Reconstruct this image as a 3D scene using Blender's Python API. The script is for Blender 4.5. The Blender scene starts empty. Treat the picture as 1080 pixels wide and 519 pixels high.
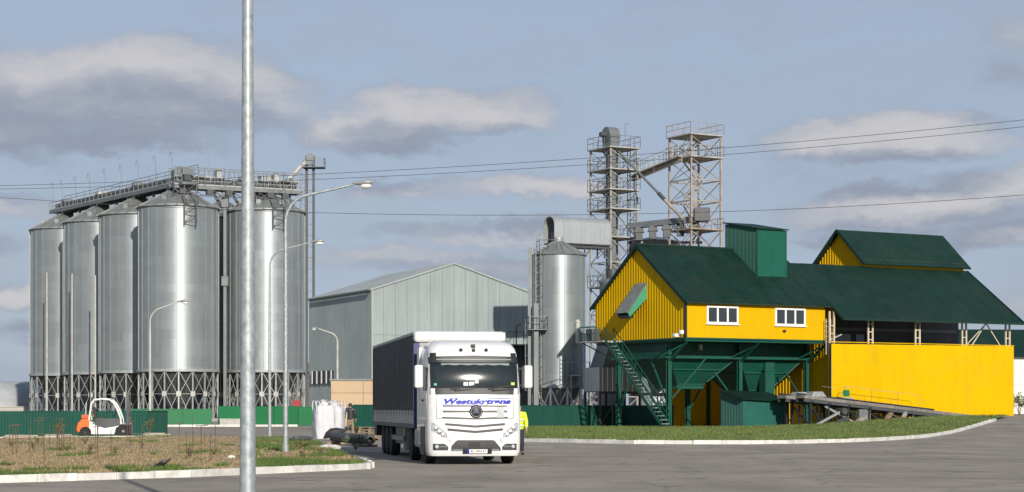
import bpy, math, random
import numpy as np
from mathutils import Vector, Matrix, geometry
R = math.radians
random.seed(7); rng = np.random.default_rng(11)
scene = bpy.context.scene
col = scene.collection

# ---------------------------------------------------------------- camera
F = 2100.0; HORIZON = 431.0; CAMZ = 1.55          # focal length and horizon in pixels of a 1080 px wide picture
cd = bpy.data.cameras.new('camera'); cam = bpy.data.objects.new('camera', cd); col.objects.link(cam)
cam.location = (0, 0, CAMZ); cam.rotation_euler = (R(90), 0, 0)
cd.sensor_width = 36; cd.lens = 36*F/1080; cd.shift_y = (HORIZON-259.5)/1080; cd.clip_end = 9000; cd.clip_start = .5
scene.camera = cam
scene.cycles.max_bounces = 5; scene.cycles.diffuse_bounces = 3; scene.cycles.glossy_bounces = 3

# ---------------------------------------------------------------- light
SUN_AZ, SUN_EL = 16.0, 22.0                        # degrees to the right of straight behind the camera, above the horizon
sdir = Vector((math.sin(R(SUN_AZ))*math.cos(R(SUN_EL)), -math.cos(R(SUN_AZ))*math.cos(R(SUN_EL)), math.sin(R(SUN_EL))))
sl = bpy.data.lights.new('sun', 'SUN'); so = bpy.data.objects.new('sun', sl); col.objects.link(so)
sl.energy = 5.0; sl.angle = R(.6); sl.color = (1, .93, .82)
so.rotation_euler = sdir.to_track_quat('Z', 'Y').to_euler(); so.location = sdir*400
scene.view_settings.view_transform = 'Standard'; scene.view_settings.look = 'None'
scene.view_settings.exposure = 0.0; scene.view_settings.gamma = 1.0

world = bpy.data.worlds.new('World'); scene.world = world; world.use_nodes = True
def build_world():
    nt = world.node_tree; N = nt.nodes; L = nt.links; N.clear()
    # cloud density as a group: direction (azimuth, height) -> density
    g = bpy.data.node_groups.new('cloud_density', 'ShaderNodeTree')
    g.interface.new_socket('Vector', in_out='INPUT', socket_type='NodeSocketVector')
    g.interface.new_socket('Density', in_out='OUTPUT', socket_type='NodeSocketFloat')
    gn = g.nodes; gl = g.links
    gi = gn.new('NodeGroupInput'); go = gn.new('NodeGroupOutput')
    def mt(op, a, b=None, c=None):
        n = gn.new('ShaderNodeMath'); n.operation = op
        for k, s in enumerate((a, b, c)):
            if s is None: continue
            if isinstance(s, (int, float)): n.inputs[k].default_value = s
            else: gl.new(s, n.inputs[k])
        return n.outputs[0]
    # warp the position a little so that the edges billow
    nz0 = gn.new('ShaderNodeTexNoise'); nz0.inputs['Scale'].default_value = 20; nz0.inputs['Detail'].default_value = 7; nz0.inputs['Roughness'].default_value = .66
    mp0 = gn.new('ShaderNodeVectorMath'); mp0.operation = 'MULTIPLY'; mp0.inputs[1].default_value = (1, 1.8, 1)
    gl.new(gi.outputs[0], mp0.inputs[0]); gl.new(mp0.outputs[0], nz0.inputs['Vector'])
    w1 = gn.new('ShaderNodeVectorMath'); w1.operation = 'SUBTRACT'; w1.inputs[1].default_value = (.5, .5, .5); gl.new(nz0.outputs['Color'], w1.inputs[0])
    w2 = gn.new('ShaderNodeVectorMath'); w2.operation = 'MULTIPLY_ADD'; w2.inputs[1].default_value = (.065, .034, 0); gl.new(w1.outputs[0], w2.inputs[0]); gl.new(gi.outputs[0], w2.inputs[2])
    P = w2.outputs[0]
    total = None
    blobs = [(165,78,150,34,1.0),(70,92,115,32,.9),(255,98,95,28,.9),(130,118,200,34,1.0),(20,150,95,26,.95),(110,155,150,14,.7),(250,130,90,20,.7),
             (475,116,120,29,1.0),(395,140,95,24,.95),(530,104,60,18,.7),(935,150,130,26,1.0),(955,136,75,17,.9),(1015,158,80,16,.7),
             (560,202,95,15,.95),(960,224,160,26,1.0),(1060,202,100,22,.9),(1050,254,65,18,1.0),(930,254,110,13,.7),(1068,88,50,22,.5),(1062,48,46,20,.55),
             (20,312,80,14,1.0),(430,268,140,17,.75),(545,288,100,16,.85),(520,242,140,14,.7),(600,250,100,16,.7),(430,196,80,12,.75),(0,217,110,16,.8),(-10,260,70,20,.5),(60,350,120,14,.6),
             (-150,110,140,40,.9),(-350,60,150,35,.9),(1290,140,150,40,.9),(1500,220,170,40,.9),(1000,320,200,14,.5)]
    for (x, y, hw, hh, amp) in blobs:
        u, v = (x-540)/F, (HORIZON-y)/F
        a = gn.new('ShaderNodeVectorMath'); a.operation = 'MULTIPLY_ADD'
        sx, sy = F/hw/1.25, F/hh/1.25
        a.inputs[1].default_value = (sx, sy, 0); a.inputs[2].default_value = (-u*sx, -v*sy, 0)
        gl.new(P, a.inputs[0])
        d = gn.new('ShaderNodeVectorMath'); d.operation = 'DOT_PRODUCT'; gl.new(a.outputs[0], d.inputs[0]); gl.new(a.outputs[0], d.inputs[1])
        b = mt('MAXIMUM', mt('MULTIPLY_ADD', d.outputs['Value'], -amp, amp), 0.0)
        total = b if total is None else mt('SMOOTH_MAX', total, b, .25)
    nz = gn.new('ShaderNodeTexNoise'); nz.inputs['Scale'].default_value = 9; nz.inputs['Detail'].default_value = 6; nz.inputs['Roughness'].default_value = .58
    mp = gn.new('ShaderNodeVectorMath'); mp.operation = 'MULTIPLY'; mp.inputs[1].default_value = (1, 3.0, 1)
    gl.new(P, mp.inputs[0]); gl.new(mp.outputs[0], nz.inputs['Vector'])
    dens = mt('ADD', mt('MULTIPLY', total, .62), mt('MULTIPLY', nz.outputs['Fac'], .62))
    nf = gn.new('ShaderNodeTexNoise'); nf.inputs['Scale'].default_value = 55; nf.inputs['Detail'].default_value = 4; nf.inputs['Roughness'].default_value = .6; gl.new(mp.outputs[0], nf.inputs['Vector'])
    dens = mt('ADD', dens, mt('MULTIPLY', mt('SUBTRACT', nf.outputs['Fac'], .5), .16))
    gl.new(dens, go.inputs[0])
    # direction -> (azimuth, slope of height)
    tc = N.new('ShaderNodeTexCoord'); sp = N.new('ShaderNodeSeparateXYZ'); L.new(tc.outputs['Generated'], sp.inputs[0])
    def m(op, a, b=None, c=None):
        n = N.new('ShaderNodeMath'); n.operation = op
        for k, s in enumerate((a, b, c)):
            if s is None: continue
            if isinstance(s, (int, float)): n.inputs[k].default_value = s
            else: L.new(s, n.inputs[k])
        return n.outputs[0]
    az = m('ARCTAN2', sp.outputs[0], sp.outputs[1])
    hor = m('SQRT', m('ADD', m('MULTIPLY', sp.outputs[0], sp.outputs[0]), m('MULTIPLY', sp.outputs[1], sp.outputs[1])))
    el = m('DIVIDE', sp.outputs[2], m('MAXIMUM', hor, .02))
    el = m('MINIMUM', el, 3.0)
    cv = N.new('ShaderNodeCombineXYZ'); L.new(az, cv.inputs[0]); L.new(el, cv.inputs[1])
    up = N.new('ShaderNodeVectorMath'); up.operation = 'ADD'; up.inputs[1].default_value = (.008, .019, 0); L.new(cv.outputs[0], up.inputs[0])
    d1 = N.new('ShaderNodeGroup'); d1.node_tree = g; L.new(cv.outputs[0], d1.inputs[0])
    d2 = N.new('ShaderNodeGroup'); d2.node_tree = g; L.new(up.outputs[0], d2.inputs[0])
    def mr(v, a, b, c, d):
        n = N.new('ShaderNodeMapRange'); n.interpolation_type = 'SMOOTHSTEP'
        L.new(v, n.inputs['Value'])
        for k, x in zip(('From Min', 'From Max', 'To Min', 'To Max'), (a, b, c, d)): n.inputs[k].default_value = x
        return n.outputs[0]
    mask = mr(d1.outputs[0], .36, .82, 0, .92)
    lit = mr(m('SUBTRACT', d1.outputs[0], d2.outputs[0]), -.16, .62, 0, 1)
    sky = N.new('ShaderNodeTexSky'); sky.sky_type = 'NISHITA'; sky.sun_disc = False
    sky.sun_elevation = R(SUN_EL); sky.sun_rotation = R(180-SUN_AZ); sky.altitude = 200; sky.air_density = 1.0; sky.dust_density = .9; sky.ozone_density = 1.5
    def mix(f, a, b, bt='MIX'):
        n = N.new('ShaderNodeMix'); n.data_type = 'RGBA'; n.blend_type = bt
        if isinstance(f, float): n.inputs[0].default_value = f
        else: L.new(f, n.inputs[0])
        for k, s in ((6, a), (7, b)):
            if isinstance(s, tuple): n.inputs[k].default_value = (*s, 1)
            else: L.new(s, n.inputs[k])
        return n.outputs[2]
    veil = mr(el, .0, 1.2, .86, .30)
    base = mix(veil, sky.outputs[0], (3.75, 4.5, 5.85))      # thin high veil over the blue
    ccol = mix(lit, (2.85, 3.25, 4.15), (6.1, 6.0, 6.15))
    full = mix(mask, base, ccol)
    bg = N.new('ShaderNodeBackground'); bg.inputs['Strength'].default_value = .1; L.new(full, bg.inputs[0])
    out = N.new('ShaderNodeOutputWorld'); L.new(bg.outputs[0], out.inputs[0])
build_world()

# ---------------------------------------------------------------- helpers
def W(px, d, z=0.0): return Vector(((px-540)/F*d, d, z))
def ss(a, b, x):
    t = min(1, max(0, (x-a)/(b-a))); return t*t*(3-2*t)
def rise(x, y): return .95*ss(15, 38, x)*ss(90, 160, y)

class MB:
    def __init__(s): s.v = []; s.f = []
    def add(s, vs, fs):
        o = len(s.v); s.v += [tuple(p) for p in vs]; s.f += [tuple(i+o for i in f) for f in fs]; return s
    def box(s, x0, x1, y0, y1, z0, z1):
        return s.add([(x0,y0,z0),(x1,y0,z0),(x1,y1,z0),(x0,y1,z0),(x0,y0,z1),(x1,y0,z1),(x1,y1,z1),(x0,y1,z1)],
                     [(0,3,2,1),(4,5,6,7),(0,1,5,4),(1,2,6,5),(2,3,7,6),(3,0,4,7)])
    def bar(s, p, q, w, h=None, up=(0,0,1)):
        p = Vector(p); q = Vector(q); h = h or w
        d = (q-p).normalized(); u = Vector(up)
        if abs(d.dot(u)) > .98: u = Vector((0,1,0))
        a = d.cross(u).normalized()*w/2; b = a.cross(d).normalized()*h/2
        return s.add([p-a-b,p+a-b,p+a+b,p-a+b,q-a-b,q+a-b,q+a+b,q-a+b], [(0,1,2,3),(7,6,5,4),(0,4,5,1),(1,5,6,2),(2,6,7,3),(3,7,4,0)])
    def tube(s, pts, r, n=8):
        pts = [Vector(p) for p in pts]; k = len(pts); rs = r if isinstance(r, (list, tuple)) else [r]*k
        vs = []; pa = None
        for i in range(k):
            d = (pts[min(i+1,k-1)]-pts[max(i-1,0)]).normalized()
            if pa is None:
                u = Vector((0,0,1)) if abs(d.z) < .9 else Vector((0,1,0)); a = d.cross(u).normalized()
            else: a = (pa-d*pa.dot(d)).normalized()
            pa = a; b = d.cross(a)
            vs += [pts[i]+(a*math.cos(2*math.pi*j/n)+b*math.sin(2*math.pi*j/n))*rs[i] for j in range(n)]
        fs = [(i*n+j, i*n+(j+1)%n, (i+1)*n+(j+1)%n, (i+1)*n+j) for i in range(k-1) for j in range(n)]
        fs += [tuple(range(n-1,-1,-1)), tuple((k-1)*n+j for j in range(n))]
        return s.add(vs, fs)
    def lathe(s, prof, n=32, c=(0,0,0), axis='z', cap=True):
        vs = []
        for (r, z) in prof:
            for j in range(n):
                a = 2*math.pi*j/n; x, y = r*math.cos(a), r*math.sin(a)
                vs.append((c[0]+x,c[1]+y,c[2]+z) if axis == 'z' else (c[0]+z,c[1]+x,c[2]+y) if axis == 'x' else (c[0]+x,c[1]+z,c[2]-y))
        k = len(prof)
        fs = [(i*n+j, i*n+(j+1)%n, (i+1)*n+(j+1)%n, (i+1)*n+j) for i in range(k-1) for j in range(n)]
        if cap: fs += [tuple(range(n-1,-1,-1)), tuple((k-1)*n+j for j in range(n))]
        return s.add(vs, fs)
    def prism(s, poly, axis, a, b):
        n = len(poly)
        def pt(p, t): return (t,p[0],p[1]) if axis == 'x' else (p[0],t,p[1]) if axis == 'y' else (p[0],p[1],t)
        vs = [pt(p, a) for p in poly]+[pt(p, b) for p in poly]
        return s.add(vs, [tuple(range(n-1,-1,-1)), tuple(range(n,2*n))]+[(i,(i+1)%n,n+(i+1)%n,n+i) for i in range(n)])
    def slab(s, a, b, c, d, t):
        a, b, c, d = map(Vector, (a,b,c,d)); n = (b-a).cross(d-a).normalized()*t
        return s.add([a,b,c,d,a-n,b-n,c-n,d-n], [(0,1,2,3),(7,6,5,4),(0,4,5,1),(1,5,6,2),(2,6,7,3),(3,7,4,0)])
    def corr(s, p0, du, length, z0, top, pitch=.25, depth=.03, bot=None):
        """ribbed sheet: from p0 along unit du, trapezoid ribs standing out to the right-hand side of du"""
        p0 = Vector(p0); du = Vector(du).normalized(); n = Vector((du.y, -du.x, 0))
        xs = []; x = 0.0
        while x < length:
            for fr, o in ((0,0),(.5,0),(.6,1),(.9,1),(1.0,0)):
                t = x+fr*pitch
                if t <= length: xs.append((t, o))
            x += pitch
        if xs[-1][0] < length-1e-6: xs.append((length, 0))
        vs = []; 
        for (t, o) in xs:
            p = p0+du*t+n*(depth*o)
            vs.append((p.x,p.y,bot(t) if bot else z0)); vs.append((p.x,p.y,top(t) if callable(top) else top))
        return s.add(vs, [(2*i,2*i+2,2*i+3,2*i+1) for i in range(len(xs)-1)])
    def mesh(s, name='m', smooth=False, sharp=40):
        me = bpy.data.meshes.new(name); me.from_pydata(s.v, [], s.f); me.update()
        if smooth: me.shade_smooth(); me.set_sharp_from_angle(angle=R(sharp))
        return me
    def build(s, name, mat, parent=None, smooth=False, bevel=0, loc=None, rotz=0):
        return link(name, s.mesh(name, smooth), mat, parent, bevel, loc, rotz)
def link(name, me, mat, parent=None, bevel=0, loc=None, rotz=0):
    o = bpy.data.objects.new(name, me); col.objects.link(o)
    if mat is not None and len(me.materials) == 0: me.materials.append(mat)
    if parent is not None: o.parent = parent
    if loc is not None: o.location = loc
    if rotz: o.rotation_euler = (0,0,rotz)
    if bevel:
        b = o.modifiers.new('bevel','BEVEL'); b.width = bevel; b.segments = 2; b.limit_method = 'ANGLE'; b.angle_limit = R(40)
    return o
def tag(o, label, cat, group=None):
    o['label'] = label; o['category'] = cat
    if group: o['group'] = group
    return o
def thing(name, label, cat, loc=(0,0,0), rotz=0, group=None):
    o = bpy.data.objects.new(name, None); col.objects.link(o); o.location = loc; o.rotation_euler = (0,0,rotz); o.empty_display_size = .3
    return tag(o, label, cat, group)
def struct(o): o['kind'] = 'structure'; return o
kids = {}
def copy_tree(o, parent=None):
    c = o.copy(); col.objects.link(c); c.parent = parent
    for ch in list(o.children): copy_tree(ch, c)
    return c

def mat(name, c, rough=.6, metal=0.0, var=.10, scale=1.2, streak=0.0, bump=0.0, bscale=30, spec=.5, randv=0.0, wave=None, stretch=(1,1,1), coat=0.0, dirt=None, dscale=.6, damt=.5):
    m = bpy.data.materials.new(name); m.use_nodes = True; nt = m.node_tree; N = nt.nodes; L = nt.links
    b = N['Principled BSDF']; b.inputs['Roughness'].default_value = rough; b.inputs['Metallic'].default_value = metal
    b.inputs['Specular IOR Level'].default_value = spec; b.inputs['Coat Weight'].default_value = coat
    geo = N.new('ShaderNodeNewGeometry')
    def noise(sc, det=5, rgh=.6, st=(1,1,1)):
        v = N.new('ShaderNodeVectorMath'); v.operation = 'MULTIPLY'; v.inputs[1].default_value = st; L.new(geo.outputs['Position'], v.inputs[0])
        n = N.new('ShaderNodeTexNoise'); n.inputs['Scale'].default_value = sc; n.inputs['Detail'].default_value = det; n.inputs['Roughness'].default_value = rgh
        L.new(v.outputs[0], n.inputs['Vector']); return n.outputs['Fac']
    def rng_(v, lo, hi, a=.3, z=.7):
        n = N.new('ShaderNodeMapRange'); L.new(v, n.inputs['Value'])
        for k, x in zip(('From Min','From Max','To Min','To Max'), (a,z,lo,hi)): n.inputs[k].default_value = x
        return n.outputs[0]
    def mul(a, bb):
        n = N.new('ShaderNodeMath'); n.operation = 'MULTIPLY'; L.new(a, n.inputs[0]); L.new(bb, n.inputs[1]); return n.outputs[0]
    f = rng_(noise(scale, st=stretch), 1-var, 1+var)
    if streak: f = mul(f, rng_(noise(2.2, 4, .6, (1,1,.06)), 1-streak, 1+streak*.6))
    if randv:
        oi = N.new('ShaderNodeObjectInfo'); f = mul(f, rng_(oi.outputs['Random'], 1-randv, 1+randv, 0, 1))
    vm = N.new('ShaderNodeVectorMath'); vm.operation = 'SCALE'; vm.inputs[0].default_value = c; L.new(f, vm.inputs['Scale'])
    colr = vm.outputs[0]
    if dirt is not None:
        mx = N.new('ShaderNodeMix'); mx.data_type = 'RGBA'; L.new(rng_(noise(dscale, 8, .7), 0, damt, .48, .72), mx.inputs[0]); L.new(colr, mx.inputs[6]); mx.inputs[7].default_value = (*dirt, 1); colr = mx.outputs[2]
    L.new(colr, b.inputs['Base Color'])
    if bump or wave:
        bp = N.new('ShaderNodeBump'); bp.inputs['Strength'].default_value = bump or 1; bp.inputs['Distance'].default_value = .02
        if wave:                       # (axis vector, pitch, depth): fine ribs of a sheet
            d = N.new('ShaderNodeVectorMath'); d.operation = 'DOT_PRODUCT'; d.inputs[1].default_value = wave[0]; L.new(geo.outputs['Position'], d.inputs[0])
            s = N.new('ShaderNodeMath'); s.operation = 'SINE'; q = N.new('ShaderNodeMath'); q.operation = 'MULTIPLY'; q.inputs[1].default_value = 2*math.pi/wave[1]
            L.new(d.outputs['Value'], q.inputs[0]); L.new(q.outputs[0], s.inputs[0]); L.new(s.outputs[0], bp.inputs['Height']); bp.inputs['Distance'].default_value = wave[2]; bp.inputs['Strength'].default_value = 1
        else: L.new(noise(bscale, 6, .65), bp.inputs['Height'])
        L.new(bp.outputs[0], b.inputs['Normal'])
    return m

A30 = R(30); U = Vector((math.cos(A30), math.sin(A30), 0)); V = Vector((-math.sin(A30), math.cos(A30), 0))
m_yellow  = mat('yellow_sheet', (.60,.352,.001), .65, spec=.09, var=.05, scale=.5, streak=.04, dirt=(.45,.26,.02), dscale=.35, damt=.25)
m_groof   = mat('green_roof_sheet', (.0055,.027,.019), .55, spec=.22, var=.2, scale=.6, streak=.12, randv=.07, dirt=(.022,.035,.026), dscale=.5, damt=.6, wave=((U.x,U.y,0), .28, .02))
m_green   = mat('green_paint', (.006,.075,.052), .5, spec=.3, var=.16, scale=.9, streak=.08, dirt=(.05,.06,.045), dscale=1.0, damt=.45)
m_gsheet  = mat('green_ribbed_sheet', (.006,.090,.060), .5, spec=.35, var=.08, scale=.8)
m_dgreen  = mat('dark_green_fence_sheet', (.003,.062,.043), .55, spec=.3, var=.10, scale=.7, randv=.08)
m_bgreen  = mat('bright_green_fence_sheet', (.004,.14,.045), .55, var=.08, scale=.7, randv=.06)
m_grey    = mat('grey_steel', (.17,.185,.19), .5, .25, var=.15, streak=.1)
m_lgrey   = mat('light_galvanised_steel', (.32,.34,.34), .5, .3, var=.16, scale=3)
m_pale    = mat('pale_grey_paint', (.42,.43,.41), .55, var=.14, dirt=(.30,.16,.08), dscale=1.3, damt=.5)
m_rust    = mat('rusty_painted_steel', (.31,.275,.235), .65, var=.25, dirt=(.26,.11,.05), dscale=.9, damt=.85)
m_dgrey   = mat('dark_grey_steel', (.07,.075,.08), .55, .2, var=.2)
m_black   = mat('black_plastic', (.015,.016,.018), .5, var=.1)
m_rubber  = mat('tyre_rubber', (.018,.018,.018), .85, var=.25, scale=6)
m_white   = mat('white_paint', (.80,.80,.79), .3, var=.03, coat=.4, dirt=(.50,.47,.42), dscale=2.2, damt=.25)
m_wplain  = mat('white_frame', (.78,.78,.76), .4, var=.03)
m_glass   = mat('dark_window_glass', (.03,.035,.04), .06, var=.1, spec=.7)
m_galvpole= mat('mottled_galvanised_pole', (.31,.345,.355), .5, .35, var=.28, scale=14, stretch=(1,1,.7), dirt=(.52,.54,.53), dscale=7, damt=.7)
m_concrete= mat('pale_concrete', (.42,.40,.37), .9, var=.16, bump=.3, dirt=(.25,.23,.2), dscale=1.2)
m_wood    = mat('weathered_wood', (.24,.16,.10), .85, var=.3, scale=5, randv=.2)
m_orange  = mat('orange_paint', (.75,.14,.02), .4, var=.08, coat=.2)

def silo_material():
    m = bpy.data.materials.new('galvanised_silo_sheet'); m.use_nodes = True; nt = m.node_tree; N = nt.nodes; L = nt.links
    b = N['Principled BSDF']; tc = N.new('ShaderNodeTexCoord'); sp = N.new('ShaderNodeSeparateXYZ'); L.new(tc.outputs['Object'], sp.inputs[0])
    def mt(op, a, bb=None, c=None):
        n = N.new('ShaderNodeMath'); n.operation = op
        for k, s in enumerate((a, bb, c)):
            if s is None: continue
            if isinstance(s, (int, float)): n.inputs[k].default_value = s
            else: L.new(s, n.inputs[k])
        return n.outputs[0]
    ang = mt('ARCTAN2', sp.outputs[1], sp.outputs[0])
    ring = mt('FLOOR', mt('DIVIDE', sp.outputs[2], 1.13))
    sheet = mt('FLOOR', mt('ADD', mt('MULTIPLY', ang, 12/(2*math.pi)), mt('MULTIPLY', ring, .5)))
    oi = N.new('ShaderNodeObjectInfo')
    cv = N.new('ShaderNodeCombineXYZ'); L.new(ring, cv.inputs[0]); L.new(sheet, cv.inputs[1]); L.new(oi.outputs['Random'], cv.inputs[2])
    wn = N.new('ShaderNodeTexWhiteNoise'); wn.noise_dimensions = '3D'; L.new(cv.outputs[0], wn.inputs['Vector'])
    nz = N.new('ShaderNodeTexNoise'); nz.inputs['Scale'].default_value = .8; nz.inputs['Detail'].default_value = 6
    mp = N.new('ShaderNodeMapping'); mp.inputs['Scale'].default_value = (1,1,.12); L.new(tc.outputs['Object'], mp.inputs[0]); L.new(mp.outputs[0], nz.inputs['Vector'])
    val = mt('ADD', mt('MULTIPLY_ADD', wn.outputs['Value'], .06, .37), mt('MULTIPLY', mt('SUBTRACT', nz.outputs['Fac'], .5), .16))
    seam = mt('LESS_THAN', mt('FRACT', mt('DIVIDE', sp.outputs[2], 1.13)), .07)
    val = mt('MULTIPLY', val, mt('MULTIPLY_ADD', seam, -.07, 1))
    vm = N.new('ShaderNodeVectorMath'); vm.operation = 'SCALE'; vm.inputs[0].default_value = (.89,.98,1.02); L.new(val, vm.inputs['Scale']); L.new(vm.outputs[0], b.inputs['Base Color'])
    b.inputs['Metallic'].default_value = .62
    L.new(mt('MULTIPLY_ADD', wn.outputs['Value'], .05, .54), b.inputs['Roughness'])
    b.inputs['Anisotropic'].default_value = .72; b.inputs['Anisotropic Rotation'].default_value = .25
    tg = N.new('ShaderNodeTangent'); tg.direction_type = 'RADIAL'; tg.axis = 'Z'; L.new(tg.outputs[0], b.inputs['Tangent'])
    return m
m_silo = silo_material()

# ---------------------------------------------------------------- the setting: ground, asphalt, lawns, kerbs
def grid_sheet(name, xs, ys, off, m):
    vs = [(x, y, rise(x, y)+off) for y in ys for x in xs]; n = len(xs)
    fs = [(j*n+i, j*n+i+1, (j+1)*n+i+1, (j+1)*n+i) for j in range(len(ys)-1) for i in range(n-1)]
    me = bpy.data.meshes.new(name); me.from_pydata(vs, [], fs); me.shade_smooth()
    return struct(link(name, me, m))
m_earth = mat('dry_field_earth', (.16,.13,.07), .95, var=.3, scale=.05, bump=.3)
far = [-4000,-1500,-600,-300,-150]
xs = far+list(range(-100,101,5))+[150,300,600,1500,4000]
ys = [-300,-60]+list(range(-20,301,5))+[400,700,1500,3000,6000]
grid_sheet('ground', xs, ys, -.06, m_earth)

def asphalt_material():
    m = bpy.data.materials.new('old_asphalt'); m.use_nodes = True; nt = m.node_tree; N = nt.nodes; L = nt.links
    b = N['Principled BSDF']; b.inputs['Roughness'].default_value = .88; b.inputs['Specular IOR Level'].default_value = .35
    geo = N.new('ShaderNodeNewGeometry')
    def noise(sc, det, rgh, st):
        v = N.new('ShaderNodeVectorMath'); v.operation = 'MULTIPLY'; v.inputs[1].default_value = st; L.new(geo.outputs['Position'], v.inputs[0])
        n = N.new('ShaderNodeTexNoise'); n.inputs['Scale'].default_value = sc; n.inputs['Detail'].default_value = det; n.inputs['Roughness'].default_value = rgh; L.new(v.outputs[0], n.inputs['Vector']); return n.outputs['Fac']
    def rg(v, a, z, lo, hi):
        n = N.new('ShaderNodeMapRange'); L.new(v, n.inputs['Value'])
        for k, x in zip(('From Min','From Max','To Min','To Max'), (a,z,lo,hi)): n.inputs[k].default_value = x
        return n.outputs[0]
    def mix(f, a, bb, bt='MIX'):
        n = N.new('ShaderNodeMix'); n.data_type = 'RGBA'; n.blend_type = bt; L.new(f, n.inputs[0])
        for k, s in ((6,a),(7,bb)):
            if isinstance(s, tuple): n.inputs[k].default_value = (*s,1)
            else: L.new(s, n.inputs[k])
        return n.outputs[2]
    c = mix(rg(noise(.35,6,.6,(1,.55,1)), .35,.65,0,1), (.255,.22,.18), (.405,.355,.292))     # worn lanes and darker patches
    c = mix(rg(noise(1.6,7,.7,(.35,1.2,1)), .42,.75,0,.55), c, (.47,.415,.34))               # dust swept across the road
    c = mix(rg(noise(38,3,.6,(1,1,1)), .35,.7,0,.35), c, (.10,.093,.085))                       # stone chips
    c = mix(rg(noise(.8,3,.5,(1,1,1)), .62,.70,0,.7), c, (.125,.115,.103))                       # oil and repair patches
    c = mix(rg(noise(7,5,.75,(1,1,1)), .38,.66,.24,0), c, (.14,.122,.10))                      # coarse grain
    c = mix(rg(noise(.22,4,.55,(.12,1.6,1)), .56,.66,0,.35), c, (.13,.115,.10))                # tyre tracks along the road
    # cracks
    vo = N.new('ShaderNodeTexVoronoi'); vo.feature = 'DISTANCE_TO_EDGE'; vo.inputs['Scale'].default_value = .22; vo.inputs['Randomness'].default_value = 1
    wv = N.new('ShaderNodeVectorMath'); wv.operation = 'ADD'; L.new(geo.outputs['Position'], wv.inputs[0])
    nzc = N.new('ShaderNodeTexNoise'); nzc.inputs['Scale'].default_value = 1.5; L.new(geo.outputs['Position'], nzc.inputs['Vector']); L.new(nzc.outputs['Color'], wv.inputs[1]); L.new(wv.outputs[0], vo.inputs['Vector'])
    c = mix(rg(vo.outputs['Distance'], .0,.012,.55,0), c, (.05,.047,.043))
    L.new(c, b.inputs['Base Color'])
    bp = N.new('ShaderNodeBump'); bp.inputs['Strength'].default_value = .35; bp.inputs['Distance'].default_value = .02; L.new(noise(25,4,.7,(1,1,1)), bp.inputs['Height']); L.new(bp.outputs[0], b.inputs['Normal'])
    return m
m_asphalt = asphalt_material()
grid_sheet('asphalt_yard', list(range(-100,101,5)), list(range(-20,231,5)), 0.0, m_asphalt)

LAWN_L = [(-40,27),(-20,36.2),(-10.7,41.7),(-7.3,45.2),(-4.15,50.4),(-3.75,51.3),(-3.8,52.6),(-4.4,57),(-6.4,71),(-8.6,88),(-12,101),(-17.5,105),(-30,93),(-40,84)]
m_soil = mat('dry_soil', (.31,.22,.12), .95, var=.35, scale=.9, bump=.5, bscale=6, dirt=(.20,.17,.07), dscale=.5, damt=.6)
struct(MB().add([(x,y,.11) for x,y in LAWN_L], [tuple(range(len(LAWN_L)))]).build('lawn_left', m_soil))

KERB_R = [(-4,95),(-1.5,94.2),(.7,93),(3,90),(5.2,87.6),(7.8,86.7),(10.3,86.7),(13,88.6),(15.7,92),(18.5,97.3),(21.6,104.5),(25,114),(28.4,124),(31.5,133),(34,140)]
def lawn_r():
    mb = MB(); pts = KERB_R; back = [(-8,150),(-4,152),(0,154),(4,156),(7,156),(10,154.5),(13,153),(16,152),(19,152),(22,152.5),(26,153.5),(30,154.5),(33,155),(35.5,155),(37.5,150)]
    k = 14; n = len(pts)
    for i in range(n):
        for j in range(k+1):
            t = j/k; x = pts[i][0]*(1-t)+back[i][0]*t; y = pts[i][1]*(1-t)+back[i][1]*t
            mb.v.append((x, y, rise(x,y)+.11+.03*math.sin(math.pi*t)))
    mb.f = [(i*(k+1)+j, (i+1)*(k+1)+j, (i+1)*(k+1)+j+1, i*(k+1)+j+1) for i in range(n-1) for j in range(k)]
    m = mat('lawn_turf', (.10,.14,.032), .95, var=.3, scale=.7, bump=.4, bscale=8, dirt=(.16,.15,.06), dscale=.4, damt=.6)
    return struct(mb.build('lawn_right', m, smooth=True))
lawn_r()

m_kerb = mat('whitewashed_kerb', (.63,.62,.585), .85, var=.14, scale=3, randv=.10, dirt=(.33,.31,.28), dscale=2.0, damt=.8, bump=.3)
def kerb(name, pts, L0, h, wd=.17):
    root = thing(name, '', ''); del root['label']; del root['category']; root['kind'] = 'structure'
    me = MB().box(-L0/2+.008, L0/2-.008, -wd/2, wd/2, -.12, h).mesh('kerb_stone'); me.materials.append(m_kerb)
    P = [Vector((x,y,0)) for x,y in pts]; acc = 0; target = L0/2
    for a, b in zip(P[:-1], P[1:]):
        d = (b-a).length
        while target <= acc+d:
            p = a+(b-a)*((target-acc)/d); t = (b-a)
            o = link('kerb_stone', me, None, root); o.location = (p.x, p.y, rise(p.x,p.y)+random.uniform(-.012,.008))
            o.rotation_euler = (random.uniform(-.03,.03), 0, math.atan2(t.y,t.x)+random.uniform(-.012,.012)); target += L0
            if (o.modifiers): pass
        acc += d
    return root
kerb('kerb_front_left', [(-24,34.4),(-20,36.1),(-10.7,41.6),(-7.3,45.1),(-4.15,50.3),(-3.72,51.3),(-3.75,52.6),(-4.35,57)], 1.0, .16)
kerb('kerb_back_left', [(-31,92),(-17.5,104.9)], 1.5, .16)
kerb('kerb_right', KERB_R, 1.25, .17)
kerb('kerb_far', [(-34,168),(-19,172)], 2.0, .18, .25)

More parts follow.
